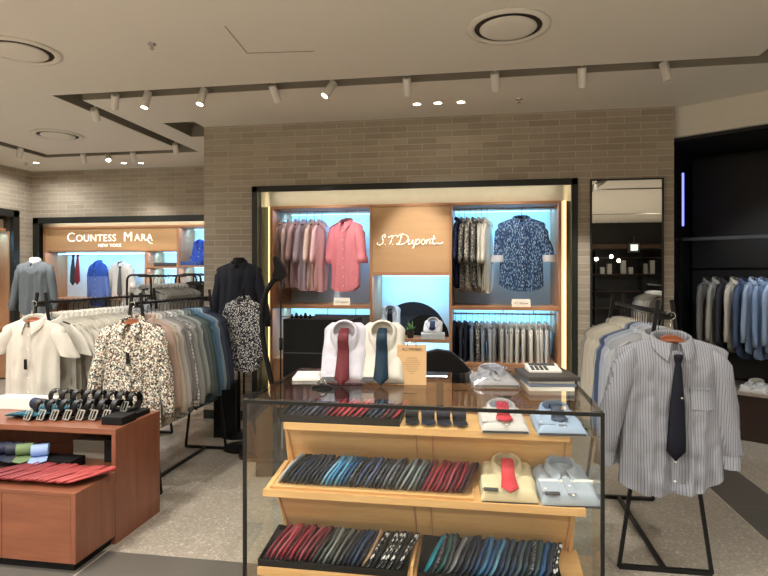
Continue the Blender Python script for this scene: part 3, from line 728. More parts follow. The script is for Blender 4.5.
# necktie folded flat: long axis +Y from the pointed front to the rounded fold at the back
def tie_mesh(seed):
    rg = random.Random(seed); rings = []; n = 12; Ls = [0, .03, .08, .5, .85, .95, 1.0]
    hw = [.003, .018, .038, .036, .033, .028, .02]; th = [.002, .0045, .006, .007, .011, .012, .007]
    bend = rg.uniform(-.004, .006)
    for q, w_, t_ in zip(Ls, hw, th):
        rings.append([(math.copysign(abs(math.cos(a))**.6, math.cos(a))*w_, q*.19, math.copysign(abs(math.sin(a))**.8, math.sin(a))*t_+bend*math.sin(q*5)) for a in [2*math.pi*k/n for k in range(n)]])
    return MB().loft(rings).mesh('necktie', smooth=True)
TM = [tie_mesh(i) for i in range(3)]
def tie_row(x0, x1, tier, cols, label, group, lean=R(-58), yaw=R(-14), dy=.012, dz=.036, pitch=8, sc=1.0):
    fy_, fz, by, bz = tier[:4]; ang = math.atan2(bz-fz, by-fy_)+R(pitch); n = len(cols)
    for i, (m, w) in enumerate(cols):
        x = x0+(x1-x0)*(i+.5)/n
        o = link('necktie', TM[rnd.randrange(3)], m, None, (x, fy_+dy+.018+rnd.uniform(-.004, .004), fz+dz))
        o.rotation_mode = 'QUATERNION'
        mx = Matrix.Rotation(yaw+rnd.uniform(-.04, .04), 3, 'Z') @ Matrix.Rotation(ang, 3, 'X') @ Matrix.Rotation(lean+rnd.uniform(-.06, .06), 3, 'Y')
        o.rotation_quaternion = mx.to_quaternion(); o.scale = (sc, sc, sc)
        tag(o, label(i, n, w), 'necktie', group)
def sk(c, w): return (silk(c), w)
K = lambda: [sk((28, 28, 34), 'black'), sk((34, 40, 60), 'dark navy'), sk((44, 48, 58), 'charcoal')][rnd.randrange(3)]
mid = [sk((150, 160, 172), 'silver grey')]+[K() for _ in range(2)]+[sk((40, 52, 76), 'navy')]+[K() for _ in range(6)]+[sk((120, 160, 186), 'ice blue'), sk((84, 150, 186), 'light blue'), sk((60, 120, 160), 'sky blue'), sk((90, 150, 180), 'pale teal'), sk((40, 90, 130), 'mid blue'), sk((36, 80, 120), 'blue')]
mid += [(M['tweed'], 'dotted grey'), K(), sk((60, 74, 110), 'slate blue'), K(), sk((80, 92, 130), 'periwinkle'), K(), (M['tweed'], 'speckled'), K(), sk((110, 112, 120), 'steel grey'), (M['tweed'], 'speckled'), K(), sk((96, 104, 106), 'grey')]
mid += [sk((140, 146, 144), 'pale grey'), K(), sk((120, 128, 124), 'sage grey'), sk((86, 92, 92), 'grey'), K(), sk((120, 36, 50), 'crimson'), sk((150, 44, 58), 'red'), sk((120, 30, 48), 'wine'), sk((140, 38, 54), 'red'), sk((110, 28, 46), 'dark wine'), sk((160, 70, 84), 'dusty red'), sk((90, 24, 40), 'burgundy'), sk((134, 36, 50), 'scarlet'), sk((70, 24, 36), 'plum'), sk((60, 26, 34), 'dark maroon')]
tie_row(tx2[0]+.03, tx2[1]-.03, T2, mid, lambda i, n, w: f'{w} folded necktie on the middle tier, {nth(n-i)} from the cream folded shirt', 'folded neckties on the middle tier')
b3 = [sk((120, 30, 48), 'wine'), sk((160, 62, 76), 'rose red'), sk((170, 76, 88), 'pink red'), sk((150, 36, 56), 'crimson'), sk((110, 28, 46), 'dark wine'), sk((170, 44, 62), 'red'), sk((110, 30, 50), 'maroon'), sk((160, 74, 84), 'rose'), sk((120, 34, 54), 'wine'), sk((90, 28, 42), 'burgundy'), sk((54, 52, 54), 'charcoal'), sk((90, 94, 92), 'grey'), sk((130, 134, 130), 'pale grey'), sk((60, 62, 62), 'dark grey'), sk((110, 112, 108), 'grey'), sk((70, 72, 74), 'slate'), sk((40, 44, 56), 'ink blue'), sk((34, 50, 80), 'navy'), sk((60, 80, 110), 'denim blue'), sk((30, 40, 62), 'dark navy'), sk((176, 140, 110), 'tan'), (M['tieprint'], 'black and white print'), sk((34, 34, 38), 'black'), (M['tieprint'], 'black and white print'), (M['tieprint'], 'black and white print'), (M['tieprint'], 'black and white print'), sk((30, 30, 34), 'black'), (M['tieprint'], 'black and white print')]
tie_row(tx3[0]+.02, tx3[1]-.025, T3, b3, lambda i, n, w: f'{w} necktie in the red to black tray, {nth(n-i)} from the divider', 'folded neckties in the red to black tray', sc=1.05)
b4 = [sk((30, 130, 150), 'bright teal'), (M['tweed'], 'speckled'), sk((50, 90, 86), 'dark green'), sk((64, 70, 76), 'grey'), sk((120, 120, 124), 'silver'), sk((40, 48, 60), 'ink'), sk((36, 46, 64), 'dark navy'), sk((30, 40, 60), 'dark navy'), sk((40, 70, 110), 'royal blue'), sk((60, 110, 150), 'sky blue'), sk((40, 80, 120), 'blue'), sk((90, 140, 170), 'light blue'), sk((30, 50, 80), 'navy'), sk((56, 76, 90), 'slate'), sk((40, 60, 84), 'steel blue'), sk((70, 86, 96), 'grey blue'), sk((36, 56, 70), 'petrol'), (M['tweed'], 'speckled'), sk((50, 76, 80), 'green grey'), sk((40, 84, 130), 'blue'), sk((36, 50, 74), 'navy'), (M['tieprint'], 'black and white print')]
tie_row(tx4[0]+.03, tx4[1]-.03, T3, b4, lambda i, n, w: f'{w} folded necktie in the teal and blue tray, {nth(i+1)} from the divider', 'folded neckties in the teal and blue tray', sc=1.08)
spt(box((tx3[1]+tx4[0])/2-.006, 2.33, .245, (tx3[1]+tx4[0])/2+.006, 2.6, .30), 'divider', M['maple'])
t1 = [sk((40, 44, 64), 'navy'), sk((60, 64, 86), 'slate navy'), sk((36, 38, 52), 'ink'), sk((50, 56, 84), 'navy'), sk((90, 92, 112), 'grey blue'), sk((40, 44, 66), 'navy'), sk((70, 50, 70), 'plum'), sk((110, 40, 56), 'wine'), sk((150, 40, 54), 'red'), sk((176, 50, 62), 'red'), sk((190, 60, 70), 'bright red'), sk((160, 40, 52), 'crimson'), sk((186, 56, 66), 'red'), sk((140, 40, 56), 'dark red'), sk((36, 42, 56), 'dark ink'), sk((60, 72, 92), 'steel'), sk((44, 50, 66), 'ink blue'), sk((90, 40, 50), 'maroon'), sk((60, 30, 40), 'dark maroon'), sk((150, 44, 50), 'red')]
tie_row(tx1[0]+.02, tx1[1]-.02, T1, t1, lambda i, n, w: f'{w} folded necktie on the top tier, {nth(n-i)} from the rolled black ties', 'folded neckties on the top tier', lean=R(-40), dz=.034, sc=.86)
# rolled ties
def rolled_tie(label, loc, rz, mat, group=None, sc=1, lay=0):
    r = thing('rolled_necktie', label, 'necktie', loc, rz, group); r.scale = (sc,)*3
    pr = []
    for i in range(26):
        a = i/25*4.2*math.pi; rr = .010+.0016*a; pr.append((rr*math.cos(a)+0, rr*math.sin(a)+.034))
    pr += [(pr[-1][0]-.0-.02, .004), (-.06, .004), (-.085, .004)][:0]
    m = MB(); nn = len(pr)
    def g(u, v):
        i = round(v*(nn-1)); return ((u-.5)*.062, pr[i][0], pr[i][1])
    m.grid(g, 2, nn-1); m.build('roll', mat, r, smooth=True, fix=False)
    MB().loft([[(-.031, .0, .004), (.031, 0, .004), (.031, 0, .007), (-.031, 0, .007)], [(-.034, -.075, .003), (.034, -.075, .003), (.034, -.075, .006), (-.034, -.075, .006)], [(-.002, -.105, .003), (.002, -.105, .003), (.002, -.105, .005), (-.002, -.105, .005)]]).build('tip', mat, r)
    return r
for i, (u, c, w) in enumerate(((411.5, (24, 24, 28), 'black rolled necktie on the top tier, nearest the black tray'), (427.5, (30, 38, 58), 'dark navy rolled necktie on the top tier, second from the black tray'),
                        (443, (26, 32, 52), 'ink blue rolled necktie on the top tier, third from the black tray'), (459, (28, 32, 46), 'dark rolled necktie on the top tier, nearest the red tied shirt'))):
    rolled_tie(w, (PX(u, 2.58), 2.60, .838), R(8), silk(c), 'rolled ties on the top tier', .95)
a1 = math.atan2(.02, .23)
def on_tier(tier, q, x):
    fy_, fz, by, bz = tier[:4]; return (x, fy_+(by-fy_)*q, fz+(bz-fz)*q+.006)
a2 = math.atan2(.038, .285)
l1 = on_tier(T1, .40, PX(502, 2.6)); folded_shirt('folded_shirt', 'white folded shirt with a coral necktie on the top tier', l1, (a1, 0, R(4)), fabric((232, 224, 220)), .045, .2, .24)
worn_tie('coral red necktie laid on the white folded shirt on the top tier', l1, (a1, 0, R(4)), silk((206, 62, 72)), .045, .24, .15)
l1 = on_tier(T1, .40, PX(556, 2.6)); folded_shirt('folded_shirt', 'pale blue folded shirt with a slate necktie on the top tier', l1, (a1, 0, R(4)), fabric((168, 186, 212)), .045, .2, .24)
worn_tie('slate grey necktie laid on the pale blue folded shirt on the top tier', l1, (a1, 0, R(4)), silk((70, 84, 104)), .045, .24, .12)
l2 = on_tier(T2, .5, PX(507.5, 2.5)); folded_shirt('folded_shirt', 'cream folded shirt with a long red necktie on the middle tier', l2, (a2+R(5), 0, R(2)), fabric((236, 218, 178)), .06, .235, .26, tag_=True)
worn_tie('red necktie laid down the cream folded shirt on the middle tier', l2, (a2+R(5), 0, R(2)), silk((206, 66, 74)), .06, .26, .185)
l2 = on_tier(T2, .5, PX(564, 2.5)); folded_shirt('folded_shirt', 'light grey folded shirt with a white paper band on the middle tier', l2, (a2+R(5), 0, R(6)), fabric((172, 180, 192)), .06, .235, .26, tag_=True, band='light')

# ------------------------------------------------------------------ on top of the glass cabinet
GT = TOP+.008
tilt = R(68)
for u, c, cw, tc, tw, pin in ((342.5, (218, 214, 222), 'lavender white', (104, 40, 46), 'dark red', True), (381, (232, 226, 212), 'cream', (22, 46, 62), 'dark teal', False)):
    b = P(u, 384, z=GT); lc = Vector((b.x, b.y, GT)); Ls = .30
    mid_ = lc+Vector((0, math.cos(tilt)*Ls/2, math.sin(tilt)*Ls/2+.003))
    # the slab rests on its lower edge and leans back
    folded_shirt('folded_shirt', f'{cw} folded shirt with {tw} necktie standing on the glass cabinet', mid_, (tilt, 0, R(4)), fabric(c), .045, .215, Ls, tag_=True)
    worn_tie(f'{tw} necktie hung down the {cw} shirt on the glass cabinet', mid_, (tilt, 0, R(4)), silk(tc), .045, Ls, .225, pin=pin)
    br = thing('easel', f'black wire easel propping the {cw} shirt on the glass cabinet', 'easel', (mid_.x, lc.y, GT))
    MB().bar((0, .12, .27), (0, .17, .005), .006).build('rear_leg', M['black_metal'], br)
    for sx in (-.06, .06): MB().bar((sx, .012, .005), (sx*.3, .127, .27), .005).build('front_leg', M['black_metal'], br)
# kraft sign
b = P(411.5, 385, z=GT); r = thing('counter_sign', 'kraft coloured notice board with small print standing on the glass cabinet', 'sign', (b.x, b.y, GT), R(2))
box(-.07, 0, 0, .07, .006, .19).build('board', M['kraft'], r, (0, 0, .0), (R(-6), 0, 0), bevel=.001)
text('heading', 'ALL MEMBER', .017, M['ink'], r, (0, .014, .168), (R(84), 0, 0), depth=.0006)
cu = MB()
for i, w in enumerate((.05, .062, .084, .084, .06, .066, .04, .03)): cu.box(-w/2, .0055+.0105*(1-i/8), .128-i*.011, w/2, .0065+.0105*(1-i/8), .131-i*.011)
cu = MB()
for i, w in enumerate((.05, .062, .084, .084, .06, .066, .04, .02)): cu.box(-w/2, -.0008, .126-i*.0105, w/2, 0, .1285-i*.0105)
cu.build('small_print', plain('pale_ink', (160, 128, 92), .8), r, (0, 0, 0), (R(-6), 0, 0))
box(-.03, .02, 0, .03, .07, .006).build('foot', M['chrome'], r)
MB().tube([(-.02, .012, .185), (-.02, .02, .2), (.02, .02, .2), (.02, .012, .185)], .003, 6).build('clip', M['chrome'], r, smooth=True)
# packaged shirt in clear wrap
b = P(494, 388, z=GT); rot = (0, 0, R(6)); lc = Vector((b.x, b.y+.13, GT+.002))
folded_shirt('packaged_shirt', 'grey white shirt in clear wrap lying on the glass cabinet', lc, rot, fabric((196, 198, 204)), .035, .21, .26, collar_mat=fabric((176, 178, 188)))
r = bpy.data.objects[-1] if False else None
bag = MB().grid(lambda u, v: ((u-.5)*.25, (v-.5)*.30, .083*math.sin(math.pi*min(1, max(0, u)))**.35*math.sin(math.pi*v)**.35+.001+.004*noise.noise(Vector((u*9, v*9, 0)))), 20, 20).build('plastic_wrap', M['bag'], None, lc, rot, smooth=True, fix=False)
tag(bag, 'crinkled clear plastic wrap around the grey white packaged shirt', 'wrapper')
# stacked document folders with a calculator
b = P(549, 391, z=GT); r0 = Vector((b.x, b.y+.12, GT))
def slab(name, label, cat, loc, rz, w, d, h, mat, bev=.003): return tag(box(-w/2, -d/2, 0, w/2, d/2, h).build(name, mat, None, loc, (0, 0, rz), bevel=bev), label, cat)
slab('ledger', 'thick white paper stack at the bottom of the pile under the calculator', 'papers', r0, R(6), .20, .25, .018, M['paper'])
slab('shirt_box', 'blue grey flat box in the pile under the calculator', 'box', r0+Vector((.0, 0, .0185)), R(8), .21, .25, .014, plain('blue_grey_card', (120, 130, 150), .5))
slab('clipboard', 'white sheet pad in the pile under the black binder', 'papers', r0+Vector((.0, 0, .033)), R(7), .20, .24, .012, M['white_plastic'])
slab('binder', 'dark grey binder directly under the calculator', 'binder', r0+Vector((.0, 0, .0455)), R(9), .235, .27, .02, plain('dark_binder', (60, 57, 54), .45), .004)
r = thing('calculator', 'pale desk calculator with dark display on the dark grey binder', 'calculator', r0+Vector((-.01, .03, .066)), R(6))
MB().prism([(-.06, 0), (.06, 0), (.06, .028), (-.06, .010)], -.075, .075, 'x').build('case', M['white_plastic'], r, bevel=.003)
slope = math.atan2(.018, .12)
box(-.062, .018, 0, .062, .05, .003).build('display', plain('grey_lcd', (60, 66, 62), .25), r, (0, 0, .0185), (slope, 0, 0))
for i in range(4):
    for j in range(6):
        box(0, 0, 0, .015, .010, .003).build('key', M['charcoal'] if j < 4 else M['white_plastic'], r, (-.062+j*.021, -.052+i*.016, .0115+i*.0023), (slope, 0, 0), bevel=.0006)
# white box and phone
b = P(304, 381, z=GT)
slab('tablet', 'flat white tablet box lying on the glass cabinet beside the lavender shirt', 'box', (b.x, b.y+.10, GT), R(10), .15, .20, .016, M['white_plastic'])
r = thing('tape_dispenser', 'small black tape holder in front of the lavender white shirt', 'tape dispenser', P(322, 388, z=GT), R(10))
MB().prism([(-.05, 0), (.05, 0), (.045, .012), (.0, .02), (-.045, .010)], -.012, .012, 'y').build('body', M['black_gloss'], r, bevel=.002)
MB().tube([(.018*math.cos(a*math.pi/8), 0, .024+.018*math.sin(a*math.pi/8)) for a in range(16)], .005, 6, True).build('reel', M['chrome'], r, smooth=True)

# ------------------------------------------------------------------ low wooden table with belts
wx1 = -1.98; wx0 = -3.6; uy0, uy1 = 2.89, 3.34; lyf = 2.57; uz = .64; lz_ = .405
TSX = PX(2, 2.57)
wt = thing('display_table', 'reddish wooden two-step display table with open niche and projecting lower ledge', 'table', ((wx0+wx1)/2, (lyf+uy1)/2, 0))
def wpt(mb, name, mat, bevel=.0015): mb.v = [(x-(wx0+wx1)/2, y-(lyf+uy1)/2, z) for x, y, z in mb.v]; return mb.build(name, mat, wt, bevel=bevel)
wpt(box(wx0, uy0, uz-.03, wx1, uy1, uz), 'table_top', M['cherryx'])
wpt(box(wx1-.025, uy0, 0.0, wx1, uy1, uz-.03), 'side_panel', M['cherry']); wpt(box(wx0, uy0, 0.0, wx0+.025, uy1, uz-.03), 'side_panel', M['cherry'])
wpt(box(wx0+.025, uy1-.02, 0, wx1-.025, uy1, uz-.03), 'back_panel', M['cherry'])
wpt(box(wx0, lyf, lz_-.02, wx1-.026, uy1-.02, lz_), 'ledge', M['cherryx'])
wpt(box(wx1-.026, lyf, .05, wx1-.001, uy0-.002, lz_), 'side_panel', M['cherry']); wpt(box(wx0, lyf+.02, .05, wx0+.025, uy0, lz_-.02), 'side_panel', M['cherry'])
wpt(box(TSX, lyf, .05, wx1-.027, lyf+.02, lz_-.021), 'front_panel', M['cherryx']); wpt(box(wx0+.026, lyf, .05, TSX-.004, lyf+.02, lz_-.021), 'front_panel', M['cherryx'])
wpt(box(wx0+.03, lyf+.03, 0, wx1-.03, uy0, .05), 'plinth', M['black'])
# red fan of ties on the ledge
reds = [sk((196, 62, 70), 'coral red'), sk((206, 72, 76), 'light red'), sk((186, 56, 64), 'red')]
def fan(n, x0, x1, cols, lab, group, y=2.63, z=lz_+.012, lean=R(-14), yaw=R(-38)):
    for i in range(n):
        m, w = cols[i] if len(cols) == n else cols[rnd.randrange(len(cols))]
        o = link('necktie', TM[rnd.randrange(3)], m, None, (x0+(x1-x0)*i/(n-1), y+rnd.uniform(-.004, .004), z+.012)); o.rotation_mode = 'QUATERNION'
        o.rotation_quaternion = (Matrix.Rotation(yaw, 3, 'Z') @ Matrix.Rotation(R(4), 3, 'X') @ Matrix.Rotation(lean, 3, 'Y')).to_quaternion(); o.scale = (1.35, 1.35, 1.2)
        tag(o, lab(i, n, w), 'necktie', group)
fan(17, -2.62, -2.10, [sk((116+int(3.6*i), 44+2*i, 50+int(1.4*i)), 'deep red' if i < 6 else ('red' if i < 12 else 'coral')) for i in range(17)], lambda i, n, w: f'{w} necktie fanned on the wooden ledge, {nth(n-i)} from the table end', 'red neckties fanned on the wooden ledge')
for u, v, c, w in ((48-33, 453, (54, 58, 70), 'charcoal'), (25, 457, (112, 132, 92), 'green'), (40, 459, (150, 172, 214), 'light blue'), (4, 455, (40, 46, 66), 'navy')):
    b = P(u, v+4, Y=2.90); rolled_tie(f'{w} rolled necktie above the red fan in the table niche', (b.x, 2.90, lz_+.052), R(32), silk(c), 'rolled ties in the table niche', 1.35)
slab('tie_box', 'long dark box carrying the rolled ties in the table niche', 'box', (-2.55, 2.93, lz_), 0, .62, .12, .05, M['black'])
slab('gift_box', 'grey cardboard box in the table niche beneath the belts', 'box', (-2.28, 3.12, lz_), R(3), .2, .1, .11, plain('grey_card', (120, 112, 98), .7))
slab('gift_box', 'black cardboard box at the table niche end beneath the belts', 'box', (-2.09, 3.10, lz_), 0, .12, .14, .13, M['black'])
# belt trays and belts
slab('belt_tray', 'black riser carrying the back row of rolled belts', 'tray', (-2.34, 3.20, uz), 0, .66, .16, .03, M['black'])
slab('belt_tray', 'black block riser at the table corner behind the front belts', 'tray', (-2.06, 3.04, uz), 0, .13, .14, .045, M['black'])
def belt(label, loc, rz, group):
    r = thing('rolled_belt', label, 'belt', loc, rz, group)
    pr = []
    for i in range(34):
        a = -math.pi/2+i/33*5.2*math.pi; rr = .047-.0011*i*.55; pr.append((rr*math.cos(a), rr*1.05*math.sin(a)+.052))
    m = MB(); nn = len(pr)
    m.grid(lambda u, v: ((u-.5)*.034, pr[round(v*(nn-1))][0], pr[round(v*(nn-1))][1]), 2, nn-1)
    co_ = m.build('strap', M['black_leather'], r, smooth=True, fix=False)
    MB().box(-.017, -.085, .004, .017, .0, .008).build('strap_end', M['black_leather'], r, bevel=.001)
    q0, q1 = (-.088, .008), (-.066, .052); w_ = .021
    f = MB().bar((-w_, *q0), (w_, *q0), .005).bar((-w_, *q1), (w_, *q1), .005).bar((-w_, *q0), (-w_, *q1), .005).bar((w_, *q0), (w_, *q1), .005)
    b_ = f.build('buckle', M['bright_metal'], r); MB().bar((0, q0[0]-.003, q0[1]), (0, q1[0]-.003, q1[1]), .004).build('prong', M['bright_metal'], b_)
    return r
p0 = P(25, 424, z=uz); p1 = P(100, 424, z=uz)
b0 = belt('rolled black leather belt in the front row, one of the plain ones', (0, 0, 0), 0, 'rolled belts on the wooden table')
for i in range(7):
    o = b0 if i == 0 else copy_tree(b0); q = P(25+13.2*i, 423, z=uz)
    o.location = (q.x, q.y+.13, uz); o.rotation_euler = (0, 0, R(-14)); o.scale = (1.1, 1.1, 1.15); o['label'] = f'rolled black belt with chrome buckle, front row, {nth(7-i)} from the table corner'
for i in range(8):
    o = copy_tree(b0); o.location = (PX(54+11.3*i, 3.21), 3.23, uz+.031); o.rotation_euler = (0, 0, R(-14)); o.scale = (1.05, 1.05, 1.15); o['label'] = f'rolled black belt on the riser, back row, {nth(8-i)} from the floral shirt'
fan(6, -2.78, -2.6, [sk((44, 100, 116), 'teal'), sk((50, 110, 126), 'teal'), sk((40, 90, 110), 'dark teal')], lambda i, n, w: f'{w} necktie fanned on the table top, {nth(n-i)} from the front belts', 'teal neckties on the table top', y=3.0, z=uz+.01, yaw=R(-40))
rolled_tie('thick navy rolled necktie on the table top behind the teal ties', (-2.72, 3.2, uz), R(-20), silk((44, 48, 74)), None, 1.5)
slab('shirt_box', 'long white box lying at the back of the wooden table', 'box', (-2.85, 3.27, uz), 0, .42, .10, .075, M['white_plastic'])

# ------------------------------------------------------------------ clothes racks
def a_rack(label, x, y0, y1, zr=1.27, w=.22, beam=True):
    r = thing('clothes_rack', label, 'clothes rack', (x, (y0+y1)/2, 0)); L = y1-y0; q = .018
    for yy in (-L/2, L/2):
        for s in (-1, 1): MB().bar((s*w, yy, 0.009), (s*.032, yy, zr+.07), q, .014, up=(0, 1, 0)).build('leg', M['black_metal'], r)
        MB().bar((-w, yy, .012), (w, yy, .012), .022).build('foot_bar', M['black_metal'], r)
        box(-.05, yy-.006, zr-.03, .05, yy+.006, zr-.01).build('cross_bar', M['black_metal'], r)
    MB().tube([(0, -L/2-.06, zr), (0, L/2+.06, zr)], .011, 10).build('rail', M['black_metal'], r, smooth=True)
    if beam: MB().bar((0, -L/2+.012, .012), (0, L/2-.012, .012), .022, .02).build('floor_beam', M['black_metal'], r)
    return r
ZR = 1.305
a_rack('black rack of white short sleeved shirts beyond the wooden table', -3.06, 3.62, 5.0, ZR)
a_rack('black rack of floral, grey and blue shirts beside the wooden table', -2.31, 3.60, 4.62, ZR, .185)
a_rack('black rack on the open floor carrying cream and striped shirts', .94, 3.07, 4.02, ZR)
SM_SHORT = [shirt_meshes(.022, 'short', 61+i, 16, 10) for i in range(2)]
whites = [(fabric(c), w) for c, w in ([((232, 226, 212), 'white')]*5+[((226, 220, 206), 'off-white'), ((238, 232, 216), 'ivory'), ((230, 226, 216), 'white'), ((234, 226, 206), 'cream'), ((232, 228, 218), 'white'), ((224, 220, 210), 'off-white'), ((232, 228, 218), 'white'), ((220, 216, 206), 'pale stone'), ((226, 222, 214), 'white'),
           ((206, 204, 200), 'pale grey'), ((226, 224, 220), 'white'), ((176, 182, 190), 'blue grey'), ((206, 208, 210), 'pale grey'), ((160, 166, 174), 'grey'), ((196, 198, 200), 'light grey'), ((132, 138, 146), 'slate grey'), ((170, 170, 170), 'grey')])]
rail_shirts((-3.06, 3.72, ZR+.012), (-3.06, 4.92, ZR+.012), whites, 'the front white shirt', 'shirts on the white shirt rack', 'the white shirt rack', meshes=SM_SHORT+RACKM[:1], fmt='{c} {k} on the white shirt rack, {n} behind the front shirt')
r = front_shirt('short_sleeved_shirt', 'white short sleeved shirt with black tag facing out on its rack', (-3.06, 3.55, ZR+.012), R(6), fabric((236, 230, 216)), T=.05, sleeve='short', seed=8, sc=(1.02, 1, 1),
            hang_lab='brown wooden hanger inside the front white short sleeved shirt')
def tag_black(r, x=-.03, z=-.45, y=-.085, w=.022, h=.07): box(x-w/2, y-.003, z-h/2, x+w/2, y, z+h/2).build('swing_tag', M['black'], r)
tag_black(r, .0, -.40)
bits = [(fabric((186, 160, 146)), 'dusty pink'), (fabric((214, 200, 180)), 'beige'), (fabric((196, 190, 184)), 'pale grey'), (fabric((150, 146, 142)), 'grey'), (fabric((132, 130, 128)), 'mid grey'), (M['check'], 'white checked'), (fabric((150, 150, 148)), 'grey'), (fabric((120, 124, 120)), 'green grey'), (fabric((170, 174, 170)), 'light grey'),
        (fabric((96, 106, 104)), 'dark green grey'), (fabric((84, 96, 96)), 'deep sage'), (fabric((60, 78, 82)), 'dark teal'), (fabric((80, 108, 130)), 'steel blue'), (fabric((92, 124, 152)), 'blue'), (fabric((150, 166, 172)), 'pale blue'), (fabric((70, 78, 92)), 'slate'), (fabric((52, 58, 74)), 'navy'), (fabric((44, 48, 60)), 'dark navy')]
rail_shirts((-2.31, 3.68, ZR+.012), (-2.31, 4.56, ZR+.012), bits, 'the floral shirt', 'shirts behind the floral shirt', 'the grey and blue rack', fmt='{c} {k}, {n} behind the floral shirt on its rack')
r = front_shirt('floral_shirt', 'cream floral print shirt with black tag facing out beside the wooden table', (-2.295, 3.53, ZR+.012), R(8), M['floral'], T=.05, sleeve='long', seed=9, sc=(1.0, 1, 1.02),
            hang_lab='brown wooden hanger inside the cream floral print shirt')
tag_black(r, .01, -.33)
ebits = [(fabric((190, 192, 194)), 'pale grey'), (fabric((196, 200, 206)), 'grey white'), (fabric((186, 192, 202)), 'pale blue grey'), (fabric((206, 210, 216)), 'cool white'), (fabric((172, 180, 194)), 'light blue grey'), (fabric((186, 194, 206)), 'pale blue'), (fabric((70, 84, 112)), 'denim blue'), (fabric((120, 128, 144)), 'slate blue'),
         (fabric((222, 214, 196)), 'cream'), (fabric((228, 220, 200)), 'ivory'), (fabric((224, 216, 198)), 'cream'), (fabric((230, 222, 204)), 'warm white'), (fabric((222, 214, 196)), 'cream'), (fabric((226, 220, 204)), 'ivory'), (fabric((218, 210, 190)), 'pale sand'), (fabric((222, 216, 202)), 'cream'), (fabric((150, 146, 136)), 'taupe'), (fabric((160, 156, 146)), 'khaki grey')]
rail_shirts((.94, 3.17, ZR+.012), (.94, 4.00, ZR+.012), ebits, '', 'shirts behind the striped shirt', 'the striped shirt rack', fmt='{c} {k}, {n} behind the striped shirt with the tie')
sr = front_shirt('striped_shirt', 'grey pinstriped long sleeved shirt with dark tie facing out on the open floor rack', (.94, 2.98, ZR+.012), R(2), M['stripe'], T=.055, sleeve='long', seed=14, sc=(1.17, 1.05, .99), pocket=True, cuffs=True, placket_mat=M['stripe'],
            hang_lab='brown wooden hanger inside the grey pinstriped shirt', wr=1.3, nu=60, nv=50)
def hung_tie(label, loc, mat, L=.5, sc=1, knot=True, tilt_=0, w=.038, rz=0, pin=True):
    r = thing('necktie', label, 'necktie', loc, rz); r.scale = (sc,)*3
    pts = [(0, 0, .014), (-.02, -.004, .02), (-.045, -.004, .013), (-.06, -.006, .017), (-L*.5, -.012, w*.78), (-L*.85, -.014, w), (-L, -.014, w*1.04), (-L-.045, -.012, .002)]
    m = MB().loft([[(x*hw+tilt_*z, y+dy, z) for x, dy in ((-1, 0), (-.85, -.004), (0, -.008), (.85, -.004), (1, 0), (0, .004))] for z, y, hw in pts]).build('blade', mat, r, smooth=True)
    if knot: MB().lathe([(.010, 0), (.02, -.004), (.021, -.014), (.014, -.036), (.012, -.04)], 14, sy=.6).build('knot', mat, r, (0, -.004, .004), smooth=True)
    if pin: MB().lathe([(.001, -.003), (.005, -.002), (.005, .001)], 10).build('tie_pin', M['chrome'], r, (.01, -.022, -.2), (R(90), 0, 0))
    return r
hung_tie('long black necktie knotted at the collar of the grey pinstriped shirt', (.946, 2.98-.085, ZR-.185), silk((20, 22, 34)), .455, 1.0, w=.042, tilt_=.03)

a_rack('black rack of white shirts reflected in the mirror', 2.45, 2.5, 3.3, 1.36)
rail_shirts((2.45, 2.55, 1.372), (2.45, 3.25, 1.372), [(fabric(c), w) for c, w in [((120, 122, 128), 'dark grey'), ((170, 172, 176), 'grey'), ((206, 206, 204), 'pale grey')]+[((244, 242, 236), 'white')]*7], '', 'shirts reflected in the mirror', 'the rack the mirror reflects', fmt='{c} {k} on the mirrored rack, {n} from its near end')

# arched racks further back
def arch_rack(label, p0, p1, h, w=.26):
    p0 = Vector(p0); p1 = Vector(p1); d = p1-p0; L = d.length; r = thing('arched_rack', label, 'clothes rack', (*((p0+p1)/2).xy, 0), math.atan2(d.y, d.x))
    for s in (-1, 1):
        x = s*L/2; pts = [(x, -w/2, .01), (x, -w/2, h-.05)]+[(x, -w/2+.05*(1-math.cos(R(a))), h-.05+.05*math.sin(R(a))) for a in (30, 60, 90)]+[(x, w/2-.05*(1-math.cos(R(a))), h-.05+.05*math.sin(R(a))) for a in (90, 60, 30)]+[(x, w/2, h-.05), (x, w/2, .01)]
        MB().tube(pts, .010, 8).build('end_frame', M['black_metal'], r, smooth=True)
    MB().tube([(-L/2, 0, h-.01), (L/2, 0, h-.01)], .010, 8).build('rail', M['black_metal'], r, smooth=True)
    for yy in (-w/2, w/2): MB().tube([(-L/2, yy, .1), (L/2, yy, .1)], .008, 8).build('floor_beam', M['black_metal'], r, smooth=True)
    return r
c0 = P(139, HOR, D=5.35); c1 = P(186, HOR, D=6.3)
arch_rack('black arched rack of grey shirts behind the floral shirt', c0, c1, 1.50, .24)
dd = (c1-c0).normalized()
rail_shirts((c0+dd*.12).xy[:]+(1.502,), (c1-dd*.12).xy[:]+(1.502,), [(fabric((170-6*(i % 4), 168-6*(i % 4), 162-6*(i % 4))), ['light grey', 'grey', 'warm grey', 'mid grey'][i % 4]) for i in range(11)], '', 'grey shirts on the arched rack', 'the first arched rack', fmt='{c} {k} on the near arched rack, {n} from its front frame')
d0 = P(190, HOR, D=6.6); d1 = P(203, HOR, D=7.3)
arch_rack('small black arched rack of dark shirts beside the brick block', d0, d1, 1.51, .24)
dd = (d1-d0).normalized()
